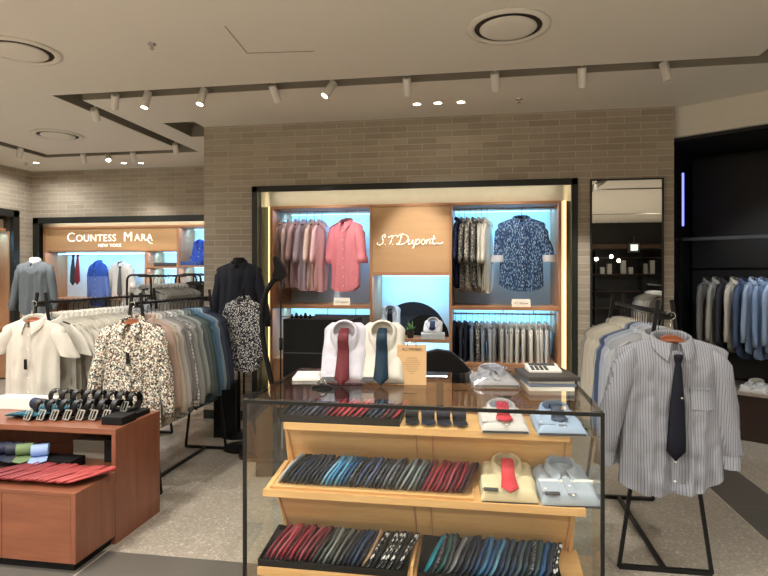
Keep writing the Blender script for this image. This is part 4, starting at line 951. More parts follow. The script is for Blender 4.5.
rail_shirts((d0+dd*.06).xy[:]+(1.512,), (d1-dd*.08).xy[:]+(1.512,), [(fabric(c), w) for c, w in [((52, 50, 52), 'charcoal'), ((34, 34, 36), 'black'), ((120, 116, 110), 'grey'), ((30, 30, 32), 'black'), ((90, 88, 86), 'mid grey'), ((28, 28, 30), 'black')]], '', 'dark shirts on the arched rack', 'the second arched rack', fmt='{c} {k} on the far arched rack, {n} from its front frame')

# ------------------------------------------------------------------ bust mannequins
def mannequin(label, loc, rz, mat, sleeve='long', z=1.62, neck=True, base='disc', T=.095, seed=20, cap=None, sc=1.0, below=True):
    """z = height of the neck top"""
    r = thing('bust_mannequin', label, 'mannequin', loc, rz)
    MB().lathe([(.02, z-.76), (.10, z-.74), (.11, z-.62), (.10, z-.45), (.12, z-.26), (.10, z-.16), (.06, z-.115), (.052, z-.07), (.050, z-.01), (.03, z)], 24, sx=1.15, sy=.62).build('torso', cap or M['skin_white'], r, smooth=True)
    MB().tube([(0, 0, .03), (0, 0, z-.74)], .014, 12).build('pole', M['black_metal'], r, smooth=True)
    MB().lathe([(.17, 0), (.17, .012), (.02, .03), (.014, .05)], 28).build('base', M['black_metal'], r, smooth=False)
    sm = shirt_meshes(T, sleeve, seed, 36, 24, ny=.058, wr=.9, L=.70)
    s = bpy.data.objects.new('shirt', sm['body']); COL.objects.link(s); s.parent = r; s.location = (0, 0, z+.045*sc); s.scale = (sc, sc, sc)
    if not sm['body'].materials: sm['body'].materials.append(mat)
    for q in sm['sleeve']: link('sleeve', q, mat, s)
    link('collar', sm['collar'], mat, s)
    return r
b = P(35, HOR, D=6.15); mannequin('bust mannequin in a grey long sleeved shirt behind the white shirt rack', (b.x, b.y, 0), R(16), fabric((100, 107, 112)), z=1.69, seed=21, sc=.84)
b = P(239, HOR, D=5.35); mannequin('bust mannequin in a dark navy shirt in front of the brick block', (b.x, b.y, 0), R(8), fabric((40, 42, 52)), z=1.665, seed=22, cap=M['black'], sc=.95)
# patterned shirt in front of the navy mannequin
b = P(243, HOR, D=4.95)
r = front_shirt('patterned_shirt', 'black and white print shirt standing before the navy shirted mannequin', (b.x, b.y, 1.40), R(-14), M['bwprint'], T=.06, sleeve='long', seed=17, sc=(.84, .9, .82), hang_lab='hanger holding the black and white print shirt', hmat='black', nu=30, nv=20)
r = thing('display_stand', 'single post garment stand under the black and white print shirt', 'garment stand', (b.x, b.y, 0))
MB().tube([(0, .02, .02), (0, .02, 1.37), (0, .0, 1.40)], .010, 8).build('post', M['black_metal'], r, smooth=True)
MB().lathe([(.17, 0), (.17, .015), (.02, .025)], 24).build('base', M['black_metal'], r)
b = P(250, HOR, D=5.9)
r = thing('round_pedestal', 'dark brown round pedestal standing behind the black and white print shirt', 'pedestal', (P(262, HOR, D=4.75).x, P(262, HOR, D=4.75).y, 0))
MB().lathe([(.19, 0), (.19, .02), (.12, .03), (.12, .46), (.16, .47), (.16, .50)], 28).build('drum', M['darkwood'], r)
b = P(237, HOR, D=4.9)
slab('storage_chest', 'black box chest on the floor below the black and white print shirt', 'box', (P(238, HOR, D=5.35).x-.1, 5.05, 0.0), R(9), .2, .2, .5, M['black'], .004)

# ------------------------------------------------------------------ garment steamer
b = P(277, HOR, D=4.35); r = thing('garment_steamer', 'black garment steamer with curved hose beside the lit wall case', 'steamer', (b.x, b.y, 0), YAW)
k = 4.35/FPX
def sp_(u, v, y=0): return ((u-277)*k, y, EYE+(HOR-v)*k)
MB().tube([sp_(280, 470), sp_(281, 300), sp_(281, 268)], .006, 8).build('pole', M['black_metal'], r, smooth=True)
MB().tube([sp_(281, 350), sp_(281, 338)], .014, 10).build('clamp', M['black'], r, smooth=True)
MB().tube([sp_(*q) for q in ((280, 276), (273, 281), (267, 290), (263, 303), (262, 318), (262.5, 335), (265, 352), (268.5, 368), (272, 384), (276, 420), (279, 470))], .020, 12).build('hose', M['black'], r, smooth=True)
MB().loft([[Vector(sp_(u, v, y)) for u, v, y in ((a+x*.8, b_+x*.5, -.04), (a+x*.8, b_+x*.5, .04), (a-x*.8, b_-x*.5, .04), (a-x*.8, b_-x*.5, -.04))] for a, b_, x in ((277, 257, 2.2), (279, 263, 6.5), (281, 272, 7.5), (276, 279, 4))]).build('steam_head', M['black'], r, bevel=.004)
zt = EYE+(HOR-470)*k
MB().box(-.14, -.12, .0, .14, .14, max(.12, zt+.03)).build('water_tank', M['black_gloss'], r, bevel=.02)

# ------------------------------------------------------------------ cash desk, chair
ca = P(283, 319, Y=4.45); cz = ca.z; cbx = PX(352, 4.45)
r = thing('cash_desk', 'black upright cash desk behind the propped shirts', 'desk', ((ca.x+cbx)/2, 4.6, 0)); hw = (cbx-ca.x)/2
box(-hw, -.15, 0, hw, .25, cz).build('body', M['black'], r, bevel=.004)
box(-hw-.002, -.153, PZ(300, 353.5, 4.45), hw, -.148, PZ(300, 352.5, 4.45)).build('trim_line', M['charcoal'], r)
rg = random.Random(3)
for i in range(5):
    x_ = PX(292+i*4.5, 4.55); h_ = .03+.012*(i % 2)
    MB().lathe([(.012, 0), (.014, h_*.6), (.009, h_), (.004, h_+.004)], 10).build('spool', M['black_gloss'], None, (x_, 4.55, cz), smooth=True)
    o = bpy.context.scene.collection.objects[-1]; tag(o, f'small black knob on the cash desk top, {nth(i+1)} from the steamer', 'knob', 'black knobs on the cash desk')
ch = P(440, 420, Y=4.1); r = thing('office_chair', 'black round-backed office chair behind the glass cabinet', 'chair', (ch.x, 4.1, 0), R(4))
zt = PZ(440, 349, 4.1); zb_ = PZ(440, 380, 4.1)
pr = [(-.27, zb_-.02), (-.26, zb_+.06), (-.2, zb_+.14), (-.1, zt-.02), (-.02, zt), (.08, zt-.015), (.17, zb_+.13), (.24, zb_+.05), (.26, zb_-.02)]
MB().prism(pr, -.02, .05, 'y').build('backrest', M['black_leather'], r, bevel=.012)
box(-.25, -.5, .42, .25, -.02, .52).build('seat', M['black_leather'], r, bevel=.03)
MB().bar((0, .01, .5), (0, .02, zb_), .05, .02).build('back_stem', M['black_metal'], r); MB().tube([(0, -.25, .1), (0, -.25, .43)], .025, 10).build('gas_post', M['black_metal'], r, smooth=True)
for i in range(5):
    a = R(72*i+18); q = MB().bar((0, -.25, .11), (.28*math.cos(a), -.25+.28*math.sin(a), .07), .035, .02).build('leg', M['black_metal'], r)
    MB().lathe([(.005, -.012), (.028, -.012), (.028, .012), (.005, .012)], 14).build('caster', M['black'], q, (.28*math.cos(a), -.25+.28*math.sin(a), .03), (R(90), 0, a))

# ------------------------------------------------------------------ centre niche objects
yn = 5.95; zs_ = DC['zsc']+.015
def half_disc(label, u, Rr, y, mat, x_off=0):
    r = thing('half_round_panel', label, 'display panel', (PX(u, y), y, zs_))
    MB().prism([(Rr*math.cos(R(a)), Rr*math.sin(R(a))) for a in range(0, 181, 8)], -.012, .012, 'y').build('disc', mat, r, bevel=.002); return r
half_disc('tall navy half-round panel standing at the back of the centre niche', 413, .36, 6.12, M['navy_board'])
half_disc('black half-round panel standing in front of the navy one', 426.5, .235, 6.0, M['black'])
for u, y, tc, s, w in ((390, 5.86, (26, 32, 52), .72, 'navy tie white shirt behind the plant'),):
    lc = Vector((PX(u, y), y, zs_+.005)); tl_ = R(70); mid_ = lc+Vector((0, math.cos(tl_)*.15, math.sin(tl_)*.15+.03))
    folded_shirt('folded_shirt', 'pale blue white folded shirt propped up beside the half-round panels', mid_, (tl_, 0, 0), fabric((196, 212, 226)), .045, .2, .30)
    worn_tie('dark navy necktie on the propped pale shirt in the centre niche', mid_, (tl_, 0, 0), silk(tc), .045, .30, .22)
r = thing('potted_plant', 'small potted succulent on the centre niche shelf', 'plant', (PX(410.5, 5.83), 5.83, zs_))
MB().lathe([(.03, 0), (.042, .07), (.045, .07), (.04, .065)], 16).build('pot', M['charcoal'], r, smooth=True)
lv = MB()
for i in range(16):
    a = i*2.4; e = .4+.04*i; lv.tube([(0, 0, .065), (.03*math.cos(a), .03*math.sin(a), .085+.01*(i % 3)), (.06*math.cos(a)*e, .06*math.sin(a)*e, .10+.025*(i % 4))], [.006, .008, .001], 6)
lv.build('leaves', M['green'], r, smooth=True)
slab('gift_box', 'pale flat box under the small white shirt in the centre niche', 'box', (PX(433, 5.84), 5.84, zs_), R(4), .24, .2, .055, plain('pale_box', (200, 206, 212), .5))
lc = Vector((PX(433, 5.86), 5.87, zs_+.062)); folded_shirt('folded_shirt', 'small white folded shirt with navy tie lying on the pale box', lc+Vector((0, 0, .04)), (R(38), 0, R(-2)), fabric((226, 228, 230)), .04, .19, .19)
worn_tie('navy necktie on the small white shirt over the pale box', lc+Vector((0, 0, .04)), (R(38), 0, R(-2)), silk((52, 66, 104)), .04, .19, .09)
slab('charcoal_board', 'dark grey flat board leaning in the lower bay behind the cash desk', 'board', (PX(343, 5.95), 5.95, PZ(343, 345, 5.95)), 0, .62, .02, PZ(343, 314.5, 5.95)-PZ(343, 345, 5.95), M['charcoal'])

# ------------------------------------------------------------------ case on the far left back wall
def mara_case():
    yc = YL+.10; yb = YL+.6; x0 = PX(43, yc); x1 = mx1-.02; ct = PZ(100, 226, yc); ox, oy = (x0+x1)/2, yc; t = .035
    struct('wall_niche_lining', MB().box(mx0+.01, yc+.06, ct, mx1-.01, yc+.08, mz-.01), M['beige'])
    r = thing('display_case', 'lit wooden wall case with a name panel above on the far brick wall', 'display cabinet', (ox, oy, 0))
    def pt(mb, name, mat, bevel=.002, parent=r, **k): mb.v = [(x-ox, y-oy, z) for x, y, z in mb.v]; return mb.build(name, mat, parent, bevel=bevel, **k)
    xa, xb, xc = PX(145.5, yc), PX(177.5, yc), x1
    zsg = PZ(100, 250, yc); zc = PZ(100, 298, yc)
    pt(box(x0, yc, ct-.03, x1, yb, ct), 'top_panel', M['woodx'])
    for x in (x0+t/2, xb, x1-t/2): pt(box(x-t/2, yc+.001, 0, x+t/2, yb, ct-.03), 'side_panel', M['woodz'])
    pt(box(xa-t/2, yc+.002, 0, xa+t/2, yb, zsg-.02), 'side_panel', M['woodz'])
    pt(box(x0+t, yc+.003, zsg-.02, xb-t/2, yb, zsg), 'shelf', M['woodx'])
    sp = pt(box(x0+t, yc+.01, zsg, xb-t/2, yc+.03, ct-.03), 'sign_panel', M['panel'])
    pt(box(x0, yb-.02, 0, x1, yb, ct-.03), 'back_panel', M['white_back'], 0)
    for (a, b, v) in ((xa, xb, 266.5), (xb, x1, 265.5), (xa, xb, 292), (xb, x1, 292)): pt(box(a+t/2, yc+.004, PZ(160, v, yc)-.02, b-t/2, yb-.02, PZ(160, v, yc)), 'shelf', M['woodx'])
    pt(box(x0+t, yc+.004, zc-.02, xa-t/2, yb-.02, zc), 'shelf', M['woodx']); pt(box(x0+t, yc, .0, x1-t, yc+.02, .95), 'front_panel', M['woodx'])
    pt(MB().tube([(x0+t, yc+.25, PZ(100, 254.5, yc+.25)), (xa-t/2, yc+.25, PZ(100, 254.5, yc+.25))], .01, 8), 'rail', M['chrome'], 0)
    for (a, b, z) in ((x0+t, xa-t/2, zsg-.02), (xa+t/2, xb-t/2, zsg-.02), (xb+t/2, x1-t, ct-.03), (xa+t/2, xb-t/2, PZ(160, 266.5, yc)-.02), (xb+t/2, x1-t, PZ(160, 265.5, yc)-.02)):
        pt(box(a+.01, yb-.06, z-.012, b-.01, yb-.04, z), 'light_strip', M['led_cool'], 0); area(((a+b)/2, yb-.24, z-.02), 4.2*(b-a)+1.2, b-a-.04, .05, (.20, .60, 1), (R(22), 0, 0))
        area(((a+b)/2, yc+.06, z-.012), 2.0*(b-a), b-a-.04, .03, (.86, .93, 1))  # front fill added for the garments, without a fitting
    area(((x0+x1)/2, YL+.04, mz-.03), 4, x1-x0-.3, .03, (1, .93, .78), (R(35), 0, 0))
    # lettering: large initials with small capitals
    zl = PZ(100, 237.5, yc); px = (PX(153, yc)-PX(67, yc))/86.0
    def word(cap, rest, u0, size_c, size_r, u1):
        text('lettering', cap, size_c, M['letters'], sp, (PX(u0, yc)-ox, .004, zl), align='LEFT', depth=.004)
        text('lettering', rest, size_r, M['letters'], sp, (PX(u1, yc)-ox, .004, zl-.012), align='LEFT', depth=.004, space=1.06)
    word('C', 'OUNTESS', 66.5, .20, .148, 75.5); word('M', 'ARA', 123, .20, .148, 134)
    MB().tube([(PX(146.5, yc)-ox, .004, zl-.03), (PX(149.5, yc)-ox, .004, zl-.085), (PX(152.5, yc)-ox, .004, zl-.10)], [.008, .008, .003], 6).build('lettering', M['letters'], sp, smooth=True)
    text('lettering', 'NEW YORK', .068, M['letters'], sp, (PX(109.5, yc)-ox, .004, PZ(100, 245.6, yc)), depth=.004, bold=.001, space=1.1)
    zr = PZ(100, 254.5, yc+.25)
    return yc, xa, xb, x1, zr, zc
yc2, xa2, xb2, xc2, zr2, zc2 = mara_case()
y_ = yc2+.25
front_shirt('blue_shirt', 'two-tone blue shirt hanging in the far lit wall case', (PX(98, y_), y_, zr2+.0), R(-20), M['twotone'], T=.05, seed=40, nu=20, nv=16, sc=(.9, .9, .9), hang_lab='hanger holding the two-tone blue shirt', hmat='black')
front_shirt('white_shirt', 'white short sleeved shirt with grey tie in the far lit wall case', (PX(121, y_), y_, zr2+.0), R(-6), fabric((236, 234, 226)), T=.05, sleeve='roll', seed=41, nu=20, nv=16, sc=(.9, .9, .9), hang_lab='hanger holding the far white shirt with grey tie', hmat='black')
hung_tie('grey necktie on the white shirt in the far lit wall case', (PX(120, y_-.09), y_-.09, zr2-.185), silk((84, 88, 92)), .42, 1, pin=False)
hung_tie('dark green necktie hanging on the far wall case rail', (PX(73.5, y_-.02), y_-.02, zr2+.005), silk((44, 66, 72)), .34, 1.25, pin=False, knot=False)
hung_tie('dark red necktie hanging on the far wall case rail', (PX(78, y_-.05), y_-.05, zr2+.005), silk((130, 40, 56)), .33, 1.25, pin=False, knot=False)
slab('folded_knitwear', 'dark folded knitwear on the small upper shelf of the far case', 'folded clothes', (PX(170, YL+.3), YL+.3, PZ(160, 266.5, yc2)), 0, .35, .3, .06, M['charcoal'], .015)
slab('folded_knitwear', 'blue folded knitwear on the shelf next to the brick block', 'folded clothes', (PX(193, YL+.3), YL+.3, PZ(160, 265.5, yc2)), 0, .3, .3, .06, fabric((60, 90, 160)), .015)
folded_shirt('folded_shirt', 'bright blue folded shirt standing next to the brick block', (PX(201, YL+.35), YL+.35, PZ(160, 265.5, yc2)+.20), (R(75), 0, 0), fabric((50, 80, 170)), .06, .26, .36)
for i, u in enumerate((152, 160, 168, 186, 194)):
    slab('folded_knitwear', f'pale folded knitwear on the lower far shelves, {nth(i+1)} from the white shirt', 'folded clothes', (PX(u, YL+.3), YL+.3, PZ(160, 292, yc2)), 0, .14, .28, .07, fabric((206, 204, 196) if i % 2 else (120, 130, 150)), .02)

# case in the left wall
r = thing('display_case', 'lit wall case in the brick side wall at the picture edge', 'display cabinet', (XL-.3, (ly0+ly1)/2, 0))
def lpt(mb, name, mat, bevel=0): mb.v = [(x-XL+.3, y-(ly0+ly1)/2, z) for x, y, z in mb.v]; return mb.build(name, mat, r, bevel=bevel)
lw = P(9, 226, X=XL-.1)
lpt(box(XL-.27, ly0+.09, .02, XL-.25, ly1-.09, lz-.09), 'back_panel', M['white_back'])
for y_s in (ly1-.12, ly1-1.5, ly0+.13): lpt(box(XL-.25, y_s, .02, XL-.045, y_s+.04, lz-.3), 'side_panel', M['woodz'])
lpt(box(XL-.25, ly0+.13, lz-.30, XL-.08, ly1-.13, lz-.26), 'top_panel', M['woodx']); lpt(box(XL-.25, ly0+.13, .7, XL-.08, ly1-.13, .75), 'shelf', M['woodx'])
lpt(box(XL-.14, ly0+.13, lz-.26, XL-.12, ly1-.13, lz-.13), 'header', M['beige'])
lpt(MB().tube([(XL-.15, ly0+.15, lz-.42), (XL-.15, ly1-.15, lz-.42)], .01, 8), 'rail', M['chrome'])
lpt(box(XL-.24, ly0+.2, lz-.315, XL-.22, ly1-.2, lz-.302), 'light_strip', M['led_cool'])
area((XL-.12, ly1-.75, lz-.33), 6, .04, 1.2, (.3, .7, 1), (0, R(14), 0))
rail_shirts((XL-.15, ly1-.48, lz-.41), (XL-.15, ly1-1.1, lz-.41), [(fabric((226, 218, 204)), 'cream'), (fabric((236, 232, 222)), 'white')], '', 'shirts in the side wall case', 'the side wall case rail', rz0=R(90), fmt='{c} {k} in the side wall case, {n} from the corner')

# ------------------------------------------------------------------ mirror
m0, m1 = PX(590, YW), PX(663, YW); mzt = PZ(626, 179, YW)
r = thing('wall_mirror', 'tall wall mirror in a thin dark frame on the brick block', 'mirror', ((m0+m1)/2, YW, .12)); w = (m1-m0)/2; h = mzt-.12
box(-w+.012, -.018, .012, w-.012, -.008, h-.012).build('mirror_glass', M['mirror'], r)
for a in ((-w, -.028, 0, -w+.014, 0, h), (w-.014, -.028, 0, w, 0, h), (-w+.014, -.028, 0, w-.014, 0, .014), (-w+.014, -.028, h-.014, w-.014, 0, h)): box(*a).build('frame', M['frame_dark'], r, bevel=.001)
box(-w+.014, -.008, .014, w-.014, 0, h-.014).build('backing', M['black'], r)

# ------------------------------------------------------------------ dark neighbouring shop, turned towards the aisle
A0 = Vector((1.82, 5.66)); dv = Vector((.82, -.572)).normalized(); nv_ = Vector((-dv.y, dv.x)); rz_s = math.atan2(dv.y, dv.x)
def SP(a, n, z): q = A0+dv*a+nv_*n; return Vector((q.x, q.y, z))
SMX = Matrix.Translation((A0.x, A0.y, 0)) @ Matrix.Rotation(rz_s, 4, 'Z')
def sstruct(name, boxes, mat):
    mb = MB()
    for bb in boxes: mb.box(*bb, mx=SMX)
    return struct(name, mb, mat)
sstruct('ceiling_fascia', [(-.02, 0, CZ-.27, 5.5, .05, CZ)], M['fascia'])
sstruct('wall_shop', [(-.3, 1.0, 0, 5.5, 1.05, CZ), (-.3, .0, 0, -.12, 1.0, CZ)], M['darkshop'])
sstruct('ceiling_shop', [(-.3, .05, CZ-.3, 5.5, 1.0, CZ-.25)], M['darkshop'])
r = thing('wall_shelving', 'black wall shelving bay with lit shelf in the dark neighbouring shop', 'shelving', SP(0, 0, 0), rz_s)
def shp(bx, name, mat, bevel=.002, parent=r): return box(*bx).build(name, mat, parent, bevel=bevel)
SZ = .47
shp((-.1, .3, 0, 3.6, .9, SZ-.06), 'base_cabinet', M['darkwood']); shp((-.1, .28, SZ-.06, 3.6, .92, SZ-.03), 'shelf', plain('pale_stone_shelf', (150, 138, 128), .3))
shp((-.1, .88, SZ, 3.6, .92, 2.7), 'back_panel', M['darkshop'], 0)
shp((-.1, .32, 1.83, 3.6, .36, 1.86), 'top_bar', M['charcoal']); shp((-.06, .30, SZ, -.03, .34, 1.86), 'upright', M['black_metal']); shp((1.9, .30, SZ, 1.93, .34, 1.86), 'upright', M['black_metal'])
MB().tube([(-.05, .6, 1.56), (3.6, .6, 1.56)], .012, 8).build('rail', M['black_metal'], r, smooth=True)
p_ = P(683, 200, Y=5.9); MB().tube([(p_.x, p_.y, PZ(683, 226, p_.y)), (p_.x, p_.y, PZ(683, 173, p_.y))], .010, 8).build('neon_tube', M['neon'])
tag(bpy.data.objects['neon_tube'], 'vertical blue neon tube glowing in the dark neighbouring shop', 'light')
jk = [((110, 108, 104), 'grey'), ((170, 166, 158), 'stone'), ((52, 52, 58), 'charcoal'), ((196, 190, 176), 'cream'), ((70, 84, 112), 'denim blue'), ((150, 168, 192), 'light blue'), ((130, 152, 184), 'sky blue'), ((150, 168, 194), 'pale blue'), ((160, 178, 198), 'ice blue'), ((140, 158, 180), 'light blue'), ((160, 176, 196), 'pale blue'), ((146, 162, 184), 'blue grey'), ((170, 182, 198), 'ice blue'), ((150, 166, 188), 'light blue'), ((120, 140, 170), 'mid blue'), ((150, 166, 188), 'light blue'), ((170, 182, 198), 'ice blue'), ((140, 158, 180), 'light blue'), ((120, 136, 160), 'dusty blue'), ((156, 172, 192), 'pale blue')]
rail_shirts(SP(.13, .6, 1.57), SP(1.6, .6, 1.57), [(fabric(c), w) for c, w in jk], '', 'shirts in the dark neighbouring shop', 'the dark shop rail', rz0=rz_s+R(80), fmt='{c} {k} in the dark shop, {n} from the brick block', sc=.97)
for i, a in enumerate((.55, .85, 1.15, 1.4)):
    q = SP(a, .45, SZ-.03)
    folded_shirt('folded_shirt', f'white folded shirt on the low shelf of the dark shop, {nth(i+1)} from the brick block', q, (R(6), 0, rz_s), fabric((214, 212, 206)), .05, .22, .25)
for a in (.7, 1.6, 2.6):
    spot(SP(a, -.3, 2.72), SP(a, .6, 1.2), 45, 75, (.85, .92, 1), .05)
    spot(SP(a, .25, 1.8), SP(a, .5, SZ), 5, 110, (1, .95, .9), .03)

# ------------------------------------------------------------------ what the mirror sees behind the camera
struct('wall_bulkhead', MB().box(XL, YBK, 2.45, XR, YBK+.25, CZ), M['darkshop'])
struct('trim_5', MB().box(1.5, YBK, 2.28, XR, YBK+.3, 2.42), plain('dull_brown_band', (70, 52, 40), .6))
r = thing('wall_shelving', 'tall dark shelving seen in the mirror', 'shelving', (4.8, YBK+.02, 0))
for x in (-2.6, -1.3, 0, 1.3, 2.6): box(x-.02, 0, 0, x+.02, .4, 2.2).build('upright', M['black_metal'], r)
for z in (.5, 1.0, 1.5, 2.0): box(-2.6, 0, z, 2.6, .4, z+.03).build('shelf', M['darkwood'], r)
bx = 0
for i in range(14):
    h_ = .2+.1*(i % 3)
    slab('shirt_box', 'pale boxes standing on the dark shelving reflected in the mirror', 'box', (2.7+i*.3+(.1 if i % 2 else 0), YBK+.22, 1.53), 0, .12, .2, h_, fabric((190, 190, 190)), .003)['group'] = 'boxes on the shelving behind'
r = thing('exit_sign', 'small square lit sign reflected in the mirror', 'sign', (4.55, YBK+.42, 2.30)); box(-.16, 0, -.15, .16, .05, .15).build('housing', M['charcoal'], r, bevel=.004); box(-.1, .05, -.09, .1, .056, .09).build('face', emis('pale_sign', (220, 235, 225), 1.2), r)
box(-.02, 0.01, .15, .02, .04, .35).build('bracket', M['charcoal'], r)
for i, (x, z) in enumerate(((3.35, 1.95), (3.75, 2.02), (3.95, 1.9))):
    g_ = thing('globe_lamp', f'glowing globe pendant reflected in the mirror, {nth(i+1)} of three', 'lamp', (x, YBK+1.2, z)); MB().lathe([(.005, -.05), (.035, -.035), (.05, 0), (.035, .035), (.005, .05)], 14).build('globe', M['lamp'], g_, smooth=True); MB().tube([(0, 0, .05), (0, 0, CZ-z)], .003, 6).build('cord', M['black'], g_)

# ------------------------------------------------------------------ ceiling fittings
def ceil_vent(label, u, v, rr=.26):
    p = P(u, v, z=CZ); r = thing('ceiling_diffuser', label, 'ceiling vent', (p.x, p.y, CZ))
    MB().lathe([(rr*.80, 0), (rr, 0), (rr*1.0, -.008), (rr*.86, -.016), (rr*.80, -.006)], 48, caps=False).build('rim', M['ceiling'], r, smooth=True)
    MB().lathe([(.001, -.002), (rr*.80, -.002), (rr*.80, .0)], 48).build('throat', plain('vent_dark', (52, 44, 36), .9), r)
    MB().lathe([(.001, -.022), (rr*.45, -.024), (rr*.64, -.018), (rr*.68, -.010), (rr*.66, -.006), (.001, -.006)], 48).build('disc', M['ceiling'], r, smooth=True)
ceil_vent('round white ceiling diffuser above the striped shirt rack side', 508, 27)
ceil_vent('round white ceiling diffuser nearest the picture corner above the wooden table', 20, 51)
ceil_vent('small looking round diffuser beyond the corner of the track slot', 58, 135)
def track_head(label, u, v, aim, lit, L=.15, zc=None, power=35, cyl_r=.033, y=None, ang=58):
    p = P(u, v, z=CZ-.03) if y is None else Vector((*y, CZ-.03)); base = Vector((p.x, p.y, CZ+.14)); d = (Vector(aim)-p).normalized()
    r = thing('track_spotlight', label, 'spotlight', (p.x, p.y, CZ+.14))
    box(-.05, -.018, -.02, .05, .018, 0).build('adapter', M['white_plastic'], r, bevel=.002)
    MB().tube([(0, 0, -.02), (0, 0, -.14)], .008, 8).build('stem', M['white_plastic'], r, smooth=True)
    q = d.to_track_quat('-Z', 'Y').to_euler()
    MB().lathe([(.02, .05), (cyl_r, .045), (cyl_r, -L+.05), (cyl_r*.86, -L+.05), (cyl_r*.8, -L+.065)], 20, caps=True).build('barrel', M['white_plastic'], r, (0, 0, -.17), q, smooth=False)
    lens = MB().lathe([(.001, 0), (cyl_r*.8, 0), (cyl_r*.8, -.004), (.001, -.004)], 18).build('lens', M['lamp'] if lit else M['lens_off'], r, Vector((0, 0, -.17))+d*(L-.05-.008), q)
    if lit: spot(base+Vector((0, 0, -.17))+d*(L+.0), aim, power, ang, (1, .95, .88), .03)
th = [(115, 97, (-4.6, 6.5, 1.2), 1, 'first from the corner of the long ceiling slot'), (147, 94, (-3.0, 4.0, 1.0), 1, 'second from the corner of the long ceiling slot'), (203, 93, (-2.6, 3.8, .9), 1, 'third from the corner of the long ceiling slot'),
      (274, 92, (-1.45, 5.8, 1.72), 1, 'fourth from the corner of the long ceiling slot'), (331, 88, (-2.5, 3.4, .6), 1, 'fifth from the corner of the long ceiling slot, tilted and lit'), (407, 90, (-.6, 5.8, 1.7), 1, 'straight above the case name panel'),
      (495, 80, (.35, 5.8, 1.7), 1, 'straight below the large ceiling diffuser'), (582, 84, (1.0, 5.6, 1.1), 1, 'hanging in the slot above the mirror edge'), (665, 74, (1.9, 4.0, 0), 0, 'in the slot above the brick block corner')]
for u, v, aim, lit, w in th:
    X_ = P(u, v, z=CZ).x; X_ = PX(u, 4.485) if False else X_
    pos = (P(u, 90, Y=4.485).x, 4.485); track_head('white cylinder spotlight '+w, u, v, aim, lit, y=pos, power=110 if aim[1] > 5.4 and u < 600 and u > 210 else 48, ang=34 if aim[1] > 5.4 and u > 210 else 58)
for i, (pos, aim) in enumerate((((-3.535, 4.85), (-4.4, 7.3, 1.2)), ((-3.535, 6.3), (-4.0, 7.6, 1.5)), ((-4.3, 6.635), (-4.6, 7.8, 1.5)), ((-5.0, 6.635), (-5.4, 7.7, 1.5)), ((-5.535, 6.2), (-6.2, 6.4, 1.0)), ((-5.535, 5.2), (-6.4, 5.0, 1.2)), ((-4.65, 6.635), (-3.6, 5.3, 1.0)))):
    track_head(f'white cylinder spotlight in the far ceiling slot loop, {nth(i+1)} from the near corner', 0, 0, aim, 1, y=pos, power=22, L=.13)
for i, (u, v) in enumerate(((417, 104), (438, 103), (461, 102), (124, 163), (141, 163))):
    p = P(u, v, z=CZ); r = thing('downlight', ['small lit downlight, nearest the case name panel in the row of three', 'small lit downlight, middle of the row of three', 'small lit downlight, farthest along the row of three', 'small lit downlight above the far name panel, nearer the corner', 'small lit downlight above the far name panel, nearer the brick block'][i], 'downlight', (p.x, p.y, CZ))
    MB().lathe([(.035, -.003), (.052, -.003), (.052, 0), (.035, 0)], 24, caps=False).build('ring', M['white_plastic'], r); MB().lathe([(.001, -.001), (.035, -.001), (.035, 0)], 20).build('lens', M['lamp'], r)
    spot((p.x, p.y, CZ-.02), (p.x, p.y, 0), 26, 80, (1, .95, .88), .03)
for i, (u, v) in enumerate(((152, 44), (519, 99), (26, 163))):
    p = P(u, v, z=CZ); r = thing('sprinkler', ['tiny ceiling sprinkler above the long slot near the access panel', 'tiny ceiling sprinkler between the slot and the brick block', 'tiny ceiling sprinkler near the far brick corner'][i], 'sprinkler', (p.x, p.y, CZ))
    MB().lathe([(.03, 0), (.028, -.006), (.012, -.008), (.010, -.03), (.016, -.032), (.016, -.035)], 16).build('head', M['chrome'], r)
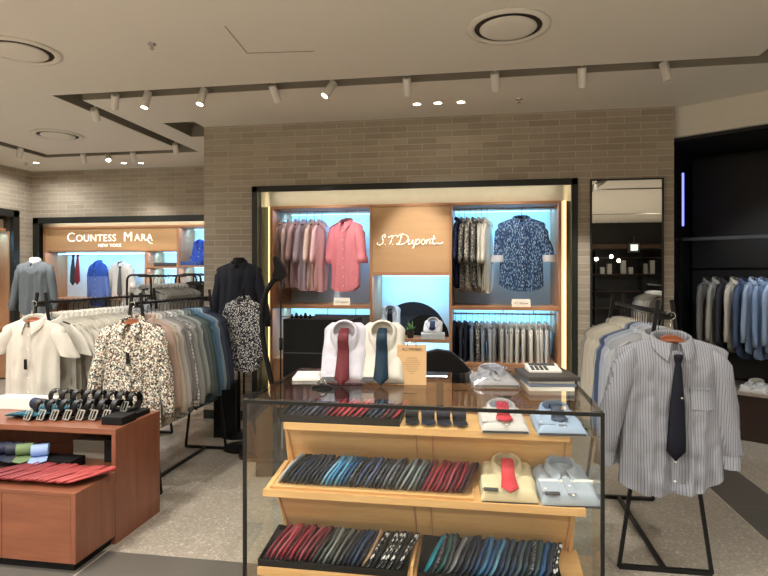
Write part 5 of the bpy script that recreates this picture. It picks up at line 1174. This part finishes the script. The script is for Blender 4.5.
for i, (x, y) in enumerate(((-4.6, 5.4), (-5.2, 4.2), (-4.5, 3.2), (-6.0, 7.0))):  # extra downlights added to brighten the dim rear corner
    r = thing('downlight', f'added fill downlight in the far ceiling corner, {nth(i+1)} out from the slot loop centre', 'downlight', (x, y, CZ))
    MB().lathe([(.035, -.003), (.052, -.003), (.052, 0), (.035, 0)], 24, caps=False).build('ring', M['white_plastic'], r); MB().lathe([(.001, -.001), (.035, -.001), (.035, 0)], 20).build('lens', M['lens_off'] if i != 3 else M['lamp'], r)
    area((x, y, CZ-.02), 12 if i == 3 else 34, .08, .08, (1, .97, .92), (0, 0, 0), 'DISK', 160)
# downlights added over the rest of the shop floor for general light
for i, (x, y) in enumerate([(x, y) for y in (2.0, .33, -2.0, -4.12) for x in (-4.6, -2.4, -.2, 2.05, 4.4)]):
    if y == .33 and x < -.6 or y == -4.12 and x < -.6 or y in (2.9, -2.0) or True:
        ins = inslot(x, y); zc_ = CZ+.14 if ins else CZ
        r = thing('downlight', 'added round downlight in the ceiling behind the viewer over the open floor', 'downlight', (x, y, zc_), 0, 'added downlights over the open shop floor')
        MB().lathe([(.07, -.004), (.09, -.004), (.09, 0), (.07, 0)], 24, caps=False).build('ring', M['white_plastic'], r); MB().lathe([(.001, -.001), (.07, -.001), (.07, 0)], 24).build('lens', M['lamp'], r)
        area((x, y, zc_-.02), {2.0: 36, .33: 62, -2.0: 105}.get(y, 80), .14, .14, (1, .97, .92), (0, 0, 0), 'DISK', 150)

# ------------------------------------------------------------------ world and view
w = bpy.data.worlds.new('world'); SC.world = w; w.use_nodes = True; w.node_tree.nodes['Background'].inputs[0].default_value = (.9, .85, .78, 1); w.node_tree.nodes['Background'].inputs[1].default_value = .15
vs = SC.view_settings; vs.view_transform = 'Standard'; vs.look = 'None'; vs.gamma = 1; vs.exposure = 0.12; vs.use_curve_mapping = False
SC.cycles.max_bounces = 8; SC.cycles.diffuse_bounces = 4; SC.cycles.transparent_max_bounces = 20; SC.cycles.caustics_reflective = False; SC.cycles.caustics_refractive = False
SC.cycles.sample_clamp_indirect = 6
